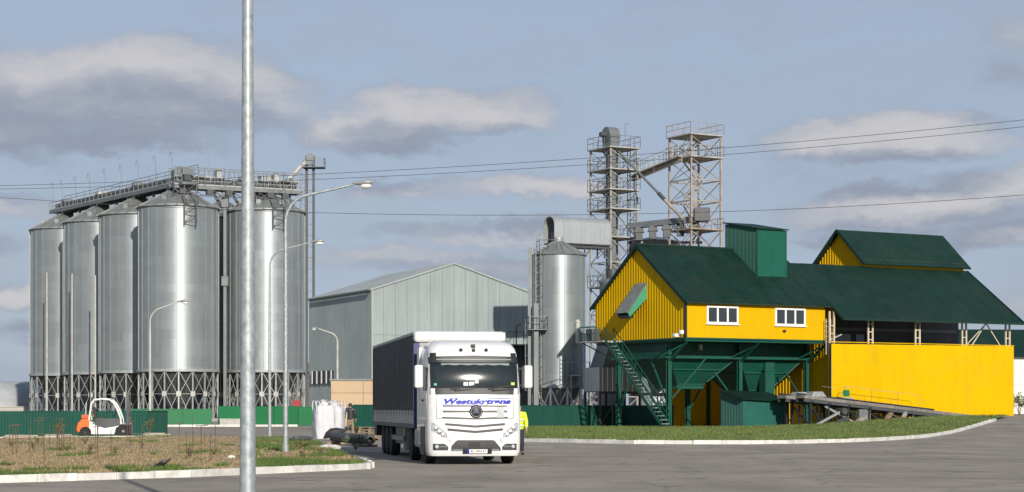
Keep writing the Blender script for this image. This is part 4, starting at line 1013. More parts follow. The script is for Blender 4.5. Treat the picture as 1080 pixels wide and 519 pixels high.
# ---------------------------------------------------------------- street lamps and wires
def street_lamp(label, px, d, h, arm, m, r0=.085, r1=.05, tip=.0):
    c = W(px,d); root = thing('street_lamp', label, 'street lamp', c, 0, 'street lamps')
    s = 1 if arm > 0 else -1; a = abs(arm); rad = .9
    pts = [(0,0,0),(0,0,h*.35),(0,0,h*.7),(0,0,h-rad-.35)]+[(s*rad*(1-math.cos(t)),0,h-rad-.35+rad*math.sin(t)) for t in [math.pi/2*k/6*.88 for k in range(1,7)]]+[(s*a,0,h-.02)]
    n = len(pts); rs = [r0,r0*.9,r0*.75,r1*1.1]+[r1]*6+[r1*.8]
    MB().tube(pts, rs, 12).build('pole', m, root, smooth=True)
    MB().lathe([(r0*2.2,0),(r0*2.2,.03),(r0*1.25,.06),(r0*1.25,.35)], 14).build('base_plate', m, root, smooth=True)
    # cobra head: a flattened drop of sheet metal with a glass bowl below
    L = .72; prof = [(0,.05),(.10,.075),(.25,.12),(.45,.15),(.62,.12),(.72,.03)]
    mb = MB(); nn = 12; vs = []
    for (x, r) in prof:
        for j in range(nn):
            t = 2*math.pi*j/nn; vs.append((s*(a-.05+x), r*math.cos(t), h+.02+.06*x+r*.62*math.sin(t)))
    fs = [(i*nn+j,i*nn+(j+1)%nn,(i+1)*nn+(j+1)%nn,(i+1)*nn+j) for i in range(len(prof)-1) for j in range(nn)]+[tuple(range(nn)),tuple((len(prof)-1)*nn+j for j in range(nn))]
    mb.add(vs, fs).build('lamp_head', m_lgrey, root, smooth=True)
    mb = MB(); vs = []
    for (x, r) in ((.3,.03),(.36,.10),(.48,.125),(.6,.09),(.66,.02)):
        for j in range(10): t = 2*math.pi*j/10; vs.append((s*(a-.05+x), r*math.cos(t), h-.02+r*.75*math.sin(t)-.045))
    fs = [(i*10+j,i*10+(j+1)%10,(i+1)*10+(j+1)%10,(i+1)*10+j) for i in range(4) for j in range(10)]
    mb.add(vs, fs).build('glass_bowl', mat('lamp_bowl', (.75,.74,.70), .25, var=.03), root, smooth=True)
    return root
# the near post: only its tapered mast shows
root = thing('street_lamp', 'thick mottled galvanised lamp post in the near foreground', 'street lamp', W(261.3,26), 0, 'street lamps')
MB().tube([(0,0,0),(0,0,1.2),(0,0,4.0),(0,0,9.0),(0,0,9.6),(.25,0,10.0),(.7,0,10.15),(1.8,0,10.3)], [.108,.103,.086,.060,.055,.05,.048,.045], 24).build('pole', m_galvpole, root, smooth=True)
MB().lathe([(.22,0),(.22,.03),(.13,.05),(.13,.3)], 20).build('base_plate', m_galvpole, root, smooth=True)
MB().tube([(1.7,0,10.3),(1.9,0,10.33),(2.2,0,10.37),(2.5,0,10.38)], [.05,.12,.15,.04], 14).build('lamp_head', m_lgrey, root, smooth=True)
street_lamp('lamp post with long curved arm and head right of the near foreground post', 301.3, 66.5, 9.05, 2.25, m_galvpole, .09, .05)
street_lamp('slim lamp post between the near post and the long-armed lamp', 284.5, 101, 10.0, 2.1, m_galvpole, .085, .045)
street_lamp('lamp post standing before the fourth silo on the left', 158.3, 124, 8.2, 1.75, m_pale, .085, .045)
street_lamp('lamp post with its arm to the left before the warehouse', 356, 184, 8.95, -1.75, m_pale, .12, .07)

m_wire = mat('wire', (.06,.06,.065), .6, var=.05)
def wire(label, pts):
    """pts: (px, py, distance) along the span; a smooth sagging curve through them"""
    P = [W(px, d, zpx(py, d)) for px, py, d in pts]
    t = np.array([p.x for p in P]); deg = min(len(P)-1, 3); cy = np.polyfit(t, [p.y for p in P], 1); cz = np.polyfit(t, [p.z for p in P], deg)
    xs_ = np.linspace(t[0], t[-1], 40)
    o = MB().tube([(x, np.polyval(cy,x), np.polyval(cz,x)) for x in xs_], .014, 5).build('power_line', m_wire, None, smooth=True)
    tag(o, label, 'power line', 'power lines')
wire('upper of the close pair of overhead wires', [(-150,197,122),(0,196,120),(150,192.5,117),(340,184,114),(625,168,109),(860,149.5,105),(1080,126,101),(1250,105,98)])
wire('lower of the close pair of overhead wires', [(-150,200,122),(0,199,120),(150,197,117),(340,190,114),(625,175,109),(860,156.5,105),(1080,133,101),(1250,112,98)])
wire('single lowest overhead wire below the pair', [(-150,196,122),(0,207.5,120),(65,213,119),(330,226,114),(620,227.5,109),(860,220,105),(1080,205,101),(1250,189,98)])

# ---------------------------------------------------------------- truck
def text_mesh(body, size, depth=.004, shear=0.0, bold=.0):
    cu = bpy.data.curves.new('txt','FONT'); cu.body = body; cu.size = size; cu.extrude = depth/2; cu.shear = shear; cu.align_x = 'CENTER'; cu.align_y = 'CENTER'; cu.offset = bold; cu.resolution_u = 3
    ob = bpy.data.objects.new('txt', cu); col.objects.link(ob); bpy.context.view_layer.update()
    me = bpy.data.meshes.new_from_object(ob.evaluated_get(bpy.context.evaluated_depsgraph_get())); bpy.data.objects.remove(ob); return me
def truck():
    A = R(9); c = W(501.5,55.0); root = thing('semi_truck', 'white semi truck with dark curtain trailer parked facing the camera', 'truck', c, A); root.scale = (1.045,1,1)
    # outline of the cab at each height: half width, front, corner radius
    LV = [(.24,1.19,.07,.22),(.34,1.235,.015,.26),(.60,1.25,.0,.28),(1.10,1.25,.015,.28),(1.45,1.25,.045,.26),(1.97,1.245,.11,.22),(2.05,1.24,.13,.20),(2.80,1.215,.30,.20),(3.00,1.20,.345,.22),(3.08,1.195,.36,.24),(3.22,1.17,.45,.30),(3.34,1.12,.60,.34),(3.43,1.02,.85,.38),(3.47,.90,1.15,.40)]
    def lev(z):
        for a, b in zip(LV[:-1], LV[1:]):
            if a[0] <= z <= b[0]:
                f = (z-a[0])/(b[0]-a[0]); return [a[i]+(b[i]-a[i])*f for i in (1,2,3)]
        return list(LV[-1][1:])
    BOW = .075
    def fy(x, z):                                        # y of the cab front at x, z
        hw, yf, r = lev(z); ax = abs(x); xi = hw-r
        y = yf+BOW*(min(ax,xi)/xi)**2
        if ax > xi: y += r-math.sqrt(max(0, r*r-min(r,ax-xi)**2))
        return y
    def ring(z):
        hw, yf, r = lev(z); xi = hw-r; ps = [(-hw,2.25),(-hw,1.2)]
        ps += [(-xi-r*math.cos(t), yf+BOW+r-r*math.sin(t)) for t in [math.pi/2*k/6 for k in range(0,7)]]
        ps += [(x, yf+BOW*(x/xi)**2) for x in [xi*(-.75+.25*k) for k in range(7)]]
        ps += [(xi+r*math.sin(t), yf+BOW+r-r*math.cos(t)) for t in [math.pi/2*k/6 for k in range(0,7)]]
        return ps+[(hw,1.2),(hw,2.25)]
    def loft(zs):
        rows = [ring(z) for z in zs]; n = len(rows[0]); mb = MB()
        for z, r_ in zip(zs, rows): mb.v += [(x,y,z) for x,y in r_]
        mb.f = [(i*n+j, i*n+(j+1)%n, (i+1)*n+(j+1)%n, (i+1)*n+j) for i in range(len(zs)-1) for j in range(n)]+[tuple(range((len(zs)-1)*n, len(zs)*n)), tuple(range(n-1,-1,-1))]
        return mb
    zs = sorted(set([l[0] for l in LV]+[.45,.8,1.25,1.7,2.2,2.4,2.6]))
    cab = loft(zs).build('cab', m_truck, root, smooth=True)
    def patch(name, x0, x1, zlo, zhi, m, off=.012, nx=14, nz=4, parent=root, thick=.03, smooth=True, bulge=0):
        zl = zlo if callable(zlo) else (lambda x: zlo); zh = zhi if callable(zhi) else (lambda x: zhi)
        mb = MB(); g = []
        for lay in (off, off-thick):
            for j in range(nz+1):
                for i in range(nx+1):
                    x = x0+(x1-x0)*i/nx; z = zl(x)+(zh(x)-zl(x))*j/nz; g.append((x, fy(x,z)-lay-(bulge*(1-((z-2.48)/.38)**2) if bulge else 0), z))
        w = nx+1; N_ = (nx+1)*(nz+1)
        fs = [(j*w+i,j*w+i+1,(j+1)*w+i+1,(j+1)*w+i) for j in range(nz) for i in range(nx)]+[(N_+j*w+i,N_+(j+1)*w+i,N_+(j+1)*w+i+1,N_+j*w+i+1) for j in range(nz) for i in range(nx)]
        fs += [(i,N_+i,N_+i+1,i+1) for i in range(nx)]+[(nz*w+i,nz*w+i+1,N_+nz*w+i+1,N_+nz*w+i) for i in range(nx)]+[(j*w,(j+1)*w,N_+(j+1)*w,N_+j*w) for j in range(nz)]+[(j*w+nx,N_+j*w+nx,N_+(j+1)*w+nx,(j+1)*w+nx) for j in range(nz)]
        return mb.add(g, fs).build(name, m, parent, smooth=smooth)
    # windscreen with black surround, cowl and visor
    patch('cowl', -1.19, 1.19, 1.94, 2.14, m_black, .010)
    ws = patch('windscreen', -1.17, 1.17, lambda x: 2.12, 2.84, m_screen, .014, 28, 12, bulge=.045)
    patch('sun_visor', -1.18, 1.18, lambda x: 2.83, lambda x: 3.03-.03*abs(x), m_black, .07, thick=.08)
    patch('painted_gloss', -1.0, 1.0, 2.90, 2.93, m_grey, .076, thick=.01)  # grey strip painted on for the sheen of the visor
    for s in (-1,1):                                     # black corner pillars of the visor
        patch('pillar', s*1.0, s*1.20, 2.80, 3.10, m_black, .02, 4)
    patch('pennant', -.88, .95, lambda x: 2.775-.022*abs(math.sin(x*9)), 2.81, m_lace, .022, 40, 1, ws, .006, bulge=.045)
    patch('dash_paper', -.30, -.18, 2.19, 2.28, m_wplain, .019, 2, 1, ws, .004, bulge=.045); patch('dash_paper', -.15, -.02, 2.18, 2.29, m_wplain, .019, 2, 1, ws, .004, bulge=.045)
    patch('dash_paper', .0, .10, 2.25, 2.34, m_lgrey, .019, 2, 1, ws, .004, bulge=.045); patch('sticker', .98, 1.08, 2.20, 2.28, mat('yellow_green_sticker', (.45,.55,.08), .5), .019, 2, 1, ws, .004, bulge=.045); patch('sticker', -1.08, -1.01, 2.19, 2.25, mat('teal_sticker', (.1,.4,.35), .5), .019, 2, 1, ws, .004, bulge=.045)
    for x in (-.55,.45):
        mb = MB(); mb.bar((x,fy(x,2.06)-.05,2.06),(x+.62,fy(x+.62,2.28)-.03,2.02+.06),.035); mb.bar((x-.1,fy(x,2.1)-.05,2.09),(x+.55,fy(x+.5,2.2)-.035,2.2),.025); mb.build('wiper', m_black, root)
    for x in (-.34,.0,.34): MB().lathe([(.035,0),(.05,-.04),(.02,-.07)],10,(x,fy(x,3.18)+.0,3.18 if x else 3.17),'y').build('roof_lamp', m_black, root)
    MB().box(-.05,.05,fy(0,3.25)-.06,fy(0,3.25)+.1,3.24,3.34).build('horn', m_black, root)
    # front flap, grille, emblem
    vz = lambda z0, dip: (lambda x: z0-dip*(1-abs(x)/.85))
    patch('panel_gap', -1.02, 1.02, 1.275, 1.288, m_black, .004, 20, 1, thick=.02)
    for s in (-1,1): patch('panel_gap', min(s*1.02,s*1.035), max(s*1.02,s*1.035), 1.28, 1.93, m_slot, .004, 1, 6, thick=.02)
    for z in (1.545,1.395): patch('grille_slat', -.86, .86, z-.03, z+.03, m_slat, .010, 24, 1, thick=.02)
    for (z, x0, th, dip) in ((1.62,.86,.035,0),(1.47,.86,.055,0),(1.30,.88,.05,.03)):
        patch('grille_slot', -x0, x0, vz(z-th/2,dip), vz(z+th/2,dip), m_slot, .006, 24, 1, thick=.03)
    for (z, x0, th, dip) in ((1.125,.80,.06,.07),(.985,.74,.065,.08)):
        patch('grille_slot', -x0, x0, vz(z-th/2,dip), vz(z+th/2,dip), m_slot, .006, 24, 1, thick=.03)
    patch('data_plate', .58, .78, 1.30, 1.60, m_lgrey, .016, 3, 1)
    z0, r = 1.47, .18
    e = MB().lathe([(.0,-.055),(r*.86,-.05),(r,-.03),(r,.02)], 32, (.02,fy(0,z0),z0), 'y').build('emblem', m_black, root, smooth=True)
    mb = MB(); yy = fy(0,z0)-.062; ringp = [(.02+r*.80*math.cos(2*math.pi*k/28), yy, z0+r*.80*math.sin(2*math.pi*k/28)) for k in range(29)]; mb.tube(ringp, .011, 6)
    for k in range(3):
        t = math.pi/2+2*math.pi*k/3; tip = (.02+r*.78*math.cos(t), yy, z0+r*.78*math.sin(t)); a1 = (.02+.035*math.cos(t+1.05), yy, z0+.035*math.sin(t+1.05)); a2 = (.02+.035*math.cos(t-1.05), yy, z0+.035*math.sin(t-1.05)); ctr = (.02,yy-.018,z0)
        mb.add([tip,a1,ctr,a2,(a1[0],yy+.012,a1[2]),(a2[0],yy+.012,a2[2])], [(0,1,2),(0,2,3),(0,4,1),(0,3,5)])
    mb.build('star', m_chrome, e)
    # name on the front flap
    zt = 1.745
    me = text_mesh('Westukrtrans', .185, .004, .26, .0105); vs = me.vertices
    w = max(v.co.x for v in vs)-min(v.co.x for v in vs); k = 1.80/w
    for v in vs:
        x = v.co.x*k+.04; z = zt+v.co.y; v.co = (x, fy(x,z)-.010-v.co.z, z)
    link('lettering', me, m_blue, root)
    for (a0, b0, z) in ((-.66,-.13,1.832),(.18,.96,1.832),(-.9,.35,1.655)): patch('lettering_line', a0, b0, z-.008, z+.008, m_blue, .006, 12, 1, thick=.01)
    # headlamps, fog lamps, bumper intake, number plate
    for s in (-1,1):
        def hz0(x): return .69+.30*max(0,(abs(x)-.80)/.36)**1.3*.55
        zl = lambda x: .72+.34*max(0,(abs(x)-.74)/.44)*.7; zh = lambda x: .86+.30*min(1,max(0,(abs(x)-.74)/.34))
        h = patch('headlight', min(s*.74,s*1.16), max(s*.74,s*1.16), zl, zh, m_lampglass, .012, 10, 4)
        for (x, z, r_) in ((.95,.90,.055),(1.04,1.0,.06),(.86,.82,.045)):
            MB().lathe([(r_,0),(r_*.95,-.02),(.0,-.028)],14,(s*x,fy(s*x,z)-.012,z),'y').build('reflector', m_chrome, h, smooth=True)
        patch('indicator', min(s*.97,s*1.10), max(s*.97,s*1.10), .985, 1.03, m_amber, .018, 4, 1, h, .01)
        patch('fog_lamp_recess', min(s*.72,s*1.12), max(s*.72,s*1.12), .40, lambda x: .58-.10*max(0,(.82-abs(x))/.12), m_slot, .008, 8, 2)
        MB().lathe([(.055,0),(.05,-.03),(.0,-.035)],14,(s*1.02,fy(s*1.02,.5)-.008,.5),'y').build('fog_lamp', m_lampglass, root, smooth=True)
        patch('fog_lamp_bar', min(s*.76,s*.95), max(s*.76,s*.95), .485, .515, m_grey, .014, 4, 1, thick=.01)
        patch('washer_cover', min(s*.66,s*.71), max(s*.66,s*.71), .63, .72, m_lgrey, .008, 2, 1, thick=.01)
    patch('bumper_intake', -.64, .68, .38, lambda x: .68-.22*max(0,(abs(x)-.50)/.18), m_slot, .008, 24, 3)
    patch('intake_panel', -.18, .12, .45, .62, m_black, .013, 4, 2); patch('step_panel', -.34, .44, .30, .47, m_black, .016, 8, 2)
    patch('lower_lip', -.6, .64, .385, .43, m_grey, .014, 8, 1, thick=.01)
    plate = patch('number_plate', -.22, .32, .315, .425, m_wplain, .026, 4, 1, thick=.02); patch('plate_band', -.22, -.165, .317, .423, m_blue, .030, 1, 1, plate, .006)
    me = text_mesh('BC 0094 ET', .085, .003); 
    for v in me.vertices: x = v.co.x+.08; z = .37+v.co.y; v.co = (x, fy(x,z)-.031-v.co.z, z)
    link('plate_text', me, m_black, plate)
    # mirrors on arms
    for s in (-1,1):
        MB().box(s*1.47-.11,s*1.47+.11,.28,.52,2.12,2.76).build('mirror', m_truck, root, bevel=.05)
        mb = MB(); mb.bar((s*1.22,.45,2.66),(s*1.40,.40,2.66),.06); mb.bar((s*1.22,.45,2.2),(s*1.40,.40,2.2),.06); mb.box(min(s*1.30,s*1.36),max(s*1.30,s*1.36),.36,.46,2.12,2.72); mb.build('mirror_arm', m_black, root)
    # side doors and their windows, side skirts, steps
    for s in (-1,1):
        x = s*1.243
        MB().box(min(x,x+s*.012),max(x,x+s*.012),.52,1.35,2.05,2.70).build('side_window', m_glass, root)
        d = MB().box(min(x,x+s*.02),max(x,x+s*.02),.46,1.45,1.2,1.98).build('door', m_truck, root, bevel=.008); MB().box(min(x,x+s*.05),max(x,x+s*.05),1.2,1.38,1.75,1.81).build('handle', m_black, d)
        MB().box(min(s*1.22,s*1.262),max(s*1.22,s*1.262),.85,1.95,.26,1.05).build('wheel_arch', m_black, root)
        MB().box(min(s*1.1,s*1.25),max(s*1.1,s*1.25),2.3,2.9,.9,3.3).build('side_fairing', m_truck, root)
        MB().box(min(s*.75,s*1.24),max(s*.75,s*1.24),2.45,3.7,.42,1.0).build('fuel_tank', m_lgrey, root, bevel=.08)
        MB().box(min(s*.70,s*1.20),max(s*.70,s*1.20),4.9,6.6,1.02,1.06).build('mudguard', m_black, root)
    MB().box(-.45,.45,.6,7.0,.55,.95).build('chassis', m_black, root)
    MB().box(-1.15,1.15,1.3,2.2,.35,1.0).build('engine_bay', m_black, root)
    # wheels
    ty = MB().lathe([(.26,-.13),(.42,-.15),(.49,-.13),(.51,-.08),(.51,.08),(.49,.13),(.42,.15),(.26,.13)], 32, axis='x').mesh('wheel', True, 50); ty.materials.append(m_rubber)
    rm = MB().lathe([(.27,-.10),(.24,-.11),(.15,-.03),(.13,-.12),(.0,-.13)], 24, axis='x', cap=False).mesh('rim', True); rm.materials.append(m_grey)
    rm2 = MB().lathe([(.27,.10),(.24,.11),(.15,.03),(.13,.12),(.0,.13)][::-1], 24, axis='x', cap=False).mesh('rim', True); rm2.materials.append(m_grey)
    for y, ins in ((1.42,0),(5.1,0),(11.4,0),(12.75,0),(14.1,0)):
        for s in (-1,1):
            o = link('wheel', ty, None, root); o.location = (s*1.06,y,.51); link('rim', rm if s < 0 else rm2, None, o)
    # trailer
    y0, y1, w, zt, zb = 3.35, 16.95, 1.275, 3.79, 1.08
    MB().box(-w+.02,w-.02,y0+.02,y1,zb+.02,zt-.04).build('trailer_core', m_dgrey, root)
    for s in (-1,1):                                     # rippled curtain
        mb = MB(); n = 110; vs = []; zz = [1.5,1.56,2.2,3.0,3.66,3.72]
        for i in range(n+1):
            y = y0+.16+(y1-y0-.32)*i/n; rip = .010*math.sin(i*.9)+.008*math.sin(i*2.3+1)
            for z in zz: vs.append((s*(w+.004+rip*(1 if 1.6 < z < 3.6 else .3)), y, z))
        k = len(zz); fs = [(i*k+j,(i+1)*k+j,(i+1)*k+j+1,i*k+j+1) for i in range(n) for j in range(k-1)]
        if s > 0: fs = [f[::-1] for f in fs]
        cu = mb.add(vs, fs).build('curtain', m_curtain, root, smooth=True)
        for i in range(15): y = y0+.6+i*.9; MB().box(min(s*(w+.02),s*(w+.03)),max(s*(w+.02),s*(w+.03)),y-.025,y+.025,1.35,1.62).build('buckle_strap', m_grey, cu)
        for i in range(8): MB().box(min(s*(w-.03),s*(w+.015)),max(s*(w-.03),s*(w+.015)),y0+.14+i*1.67,y0+.14+i*1.67+1.655,1.10,1.50).build('side_board', m_board, root)
        MB().box(min(s*(w-.1),s*(w+.02)),max(s*(w-.1),s*(w+.02)),y0,y1,zt-.08,zt).build('roof_rail', m_lgrey, root)
        MB().box(min(s*(w-.05),s*(w+.018)),max(s*(w-.05),s*(w+.018)),y0,y1,.98,1.09).build('side_rail', m_dgrey, root)
        MB().box(min(s*(w-.12),s*(w+.025)),max(s*(w-.12),s*(w+.025)),y1-.16,y1+.03,zb-.1,zt-.09).build('corner_post', m_dgrey, root)
        MB().box(min(s*1.0,s*1.2),max(s*1.0,s*1.2),7.4,9.6,.45,.95).build('pallet_box', m_black, root)
        MB().box(min(s*1.18,s*1.24),max(s*1.18,s*1.24),6.9,10.6,.55,.70).build('side_guard', m_grey, root)
        MB().box(min(s*.8,s*1.2),max(s*.8,s*1.2),7.0,7.3,.25,1.0).build('landing_leg', m_lgrey, root)
    MB().box(-w+.12,w-.12,y0-.05,y0+.02,zb,zt-.32).build('front_wall', m_board, root)
    for s in (-1,1): MB().box(min(s*(w-.14),s*(w+.02)),max(s*(w-.14),s*(w+.02)),y0-.07,y0+.13,zb-.1,zt-.33).build('corner_post', m_blue2, root)
    MB().box(-w-.02,w+.02,y0-.16,y0+.15,zt-.32,zt+.02).build('front_header', m_truck, root, bevel=.10)
    MB().box(-w+.03,w-.03,y0+.16,y1,zt-.035,zt-.005).build('trailer_roof', m_lgrey, root)
    MB().box(-.5,.5,4.2,16.5,.85,1.07).build('trailer_chassis', m_black, root)
    MB().box(-1.25,1.25,16.0,16.9,.6,1.0).build('rear_bumper', m_black, root)
m_truck = mat('white_truck_paint', (.70,.70,.695), .28, var=.03, coat=.4, dirt=(.42,.39,.35), dscale=1.6, damt=.45)
m_screen = mat('windscreen_glass', (.012,.019,.021), .11, var=.3, scale=2, spec=.6)
m_lace = mat('lace_fringe', (.22,.28,.27), .7, var=.2)
m_slat = mat('silver_grille', (.50,.51,.52), .35, .3, var=.08)
m_slot = mat('grille_black', (.035,.037,.04), .5, var=.2, scale=10)
m_chrome = mat('chrome', (.72,.73,.74), .15, 1.0, var=.05)
m_blue = mat('blue_lettering', (.02,.035,.40), .45, spec=.2, var=.05)
m_blue2 = mat('dark_blue_post', (.02,.03,.14), .4, var=.05)
m_lampglass = mat('headlamp_glass', (.50,.52,.54), .12, .3, var=.25, scale=14, coat=.6)
m_amber = mat('amber_lens', (.75,.22,.03), .25, var=.1)
m_curtain = mat('dark_trailer_curtain', (.014,.016,.025), .6, spec=.18, var=.18, scale=1.2, dirt=(.07,.07,.08), dscale=.9, damt=.5)
m_board = mat('grey_side_board', (.33,.34,.34), .5, .1, var=.15, randv=.1, dirt=(.2,.19,.17), dscale=1.5)
truck()

# ---------------------------------------------------------------- people
def skin(name, J, E, m, parent, root=0, sub=2):
    me = bpy.data.meshes.new(name); names = list(J); me.from_pydata([J[k][0] for k in names], [(names.index(a),names.index(b)) for a,b in E], [])
    o = link(name, me, m, parent); o.modifiers.new('skin','SKIN')
    for i, k in enumerate(names):
        r = J[k][1]; me.skin_vertices[0].data[i].radius = r if isinstance(r, tuple) else (r,r); me.skin_vertices[0].data[i].use_root = (i == root)
    o.modifiers['skin'].use_smooth_shade = True
    if sub: o.modifiers.new('sub','SUBSURF').levels = sub; o.modifiers['sub'].render_levels = sub
    return o
def fingers(J, E, wrist, tag_, d, side):
    """palm, four fingers of unequal length and a thumb, hanging along d"""
    w = Vector(J[wrist][0]); d = Vector(d).normalized(); s = Vector(side).normalized()
    J[tag_+'palm'] = (w+d*.07, (.038,.022)); E.append((wrist, tag_+'palm'))
    for k, (o, L) in enumerate(((-.028,.075),(-.009,.088),(.010,.082),(.028,.062))):
        a = tag_+'f%d' % k; J[a] = (w+d*.10+s*o, .010); J[a+'b'] = (w+d*(.10+L*.5)+s*o, .0095); J[a+'c'] = (w+d*(.10+L*.9)+s*o+Vector((0,.012,-.0)), .008); E += [(tag_+'palm',a),(a,a+'b'),(a+'b',a+'c')]
    t = tag_+'t'; J[t] = (w+d*.05-s*.045, .011); J[t+'b'] = (w+d*.09-s*.062, .009); E += [(tag_+'palm',t),(t,t+'b')]
m_skin = mat('skin', (.45,.27,.19), .55, var=.06)
def person(label, c, rot, jacket, trousers, m_j, m_t, m_hat, hood, H=1.78, vest=None, arms=((.30,.0),(.30,.0))):
    root = thing('person', label, 'person', c, rot)
    k = H/1.78
    def S(x,y,z): return Vector((x*k,y*k,z*k))
    # body: one continuous skinned figure, facing -y
    J = {'pelvis':(S(0,0,.95),.14),'waist':(S(0,.01,1.10),.13),'chest':(S(0,.0,1.32),(.17,.12)),'neck':(S(0,.0,1.50),.06),'head':(S(0,-.01,1.62),.10),'crown':(S(0,0,1.72),.075)}
    E = [('pelvis','waist'),('waist','chest'),('chest','neck'),('neck','head'),('head','crown')]
    for s, n, (sw, fw) in ((-1,'l',arms[0]),(1,'r',arms[1])):
        J[n+'sh'] = (S(s*.19,0,1.43),.07); J[n+'el'] = (S(s*sw*.9,.03,1.14),.048); J[n+'wr'] = (S(s*(sw*.95-.02),-.05-fw,.90),.032)
        E += [('chest',n+'sh'),(n+'sh',n+'el'),(n+'el',n+'wr')]
        fingers(J, E, n+'wr', n, (0,-.15,-1), (0,1,0))
        J[n+'hip'] = (S(s*.09,0,.90),.10); J[n+'kn'] = (S(s*.115,-.02,.50),.065); J[n+'an'] = (S(s*.125,.02,.10),.045); J[n+'to'] = (S(s*.14,-.15,.04),.04)
        E += [('pelvis',n+'hip'),(n+'hip',n+'kn'),(n+'kn',n+'an'),(n+'an',n+'to')]
    skin('body', J, E, m_skin, root)
    G = {'hem':(S(0,0,.86),(.185,.15)),'waist':(S(0,.01,1.08),(.185,.15)),'chest':(S(0,.005,1.32),(.20,.155)),'yoke':(S(0,0,1.46),(.13,.10)),'col':(S(0,0,1.52),(.085,.085))}
    GE = [('hem','waist'),('waist','chest'),('chest','yoke'),('yoke','col')]
    for s, n, (sw, fw) in ((-1,'l',arms[0]),(1,'r',arms[1])):
        G[n+'sh'] = (S(s*.20,0,1.42),.088); G[n+'el'] = (S(s*sw*.9,.03,1.14),.073); G[n+'cu'] = (S(s*(sw*.94-.015),-.04-fw,.935),.055); GE += [('yoke',n+'sh'),(n+'sh',n+'el'),(n+'el',n+'cu')]
    jk = skin('jacket', G, GE, m_j, root, 1)
    T = {'top':(S(0,0,1.0),(.15,.12)),'p':(S(0,0,.90),(.15,.125))}; TE = [('top','p')]
    for s, n in ((-1,'l'),(1,'r')):
        T[n+'h'] = (S(s*.095,0,.80),.105); T[n+'k'] = (S(s*.115,-.02,.50),.082); T[n+'a'] = (S(s*.125,.02,.09),.07); TE += [('p',n+'h'),(n+'h',n+'k'),(n+'k',n+'a')]
    skin('trousers', T, TE, m_t, root, 1)
    for s in (-1,1):
        skin('shoe', {'a':(S(s*.125,.05,.055),.055),'b':(S(s*.13,-.06,.055),.055),'c':(S(s*.14,-.18,.045),.042)}, [('a','b'),('b','c')], m_black, root, 0)
    if hood: skin('hood', {'a':(S(0,.02,1.50),.10),'b':(S(0,.015,1.62),.125),'c':(S(0,.01,1.73),.085)}, [('a','b'),('b','c')], m_j, root, 0)
    else:
        skin('hair', {'a':(S(0,.04,1.62),.085),'b':(S(0,.02,1.72),.085)}, [('a','b')], m_black, root, 0)
        for s in (-1,1): MB().lathe([(.012,0),(.009,.008)],8,tuple(S(s*.035,-.115,1.645)),'y').build('eye', m_black, root)
        MB().add([S(-.014,-.10,1.60),S(.014,-.10,1.60),S(0,-.135,1.60),S(0,-.105,1.65)],[(0,1,2),(0,2,3),(2,1,3),(0,3,1)]).build('nose', m_skin, root); MB().box(-.028*k,.028*k,-.108*k,-.098*k,1.555*k,1.563*k).build('mouth', mat('lip', (.35,.14,.11), .5), root)
    return root, S, jk
def jacket_bands(S, parent, m, zs, w, d, h=.05):
    for z in zs: MB().lathe([(1,-h/2),(1.0,h/2)], 28).build('band', m, parent)
m_puffer = mat('dark_puffer_jacket', (.022,.024,.028), .6, var=.3, scale=5, stretch=(.4,.4,2.2), bump=.5, bscale=9)
m_khaki = mat('khaki_trousers', (.24,.17,.11), .85, var=.2, scale=5)
m_vest = mat('high_visibility_yellow', (.62,.85,.04), .6, var=.1, scale=6)
m_navy = mat('navy_trousers', (.02,.025,.045), .85, var=.2)
m_reflect = mat('reflective_strip', (.60,.62,.58), .35, var=.05)
person('person in dark hooded jacket and khaki trousers standing beside white bulk bags', W(369.5,108.5), R(176), None, None, m_puffer, m_khaki, None, True, 1.92, arms=((.30,.03),(.33,.0)))
pr, S, jk = person('person in yellow high-visibility jacket half hidden behind the truck cab', W(547.0,66.5), R(8), None, None, m_vest, m_navy, None, False, 1.72)
for z in (1.02,1.22):
    o = MB().lathe([(1.0,-.025),(1.0,.025)], 28, cap=False).build('reflective_band', m_reflect, pr); o.location = S(0,.008,z); o.scale = (.205,.175,1)

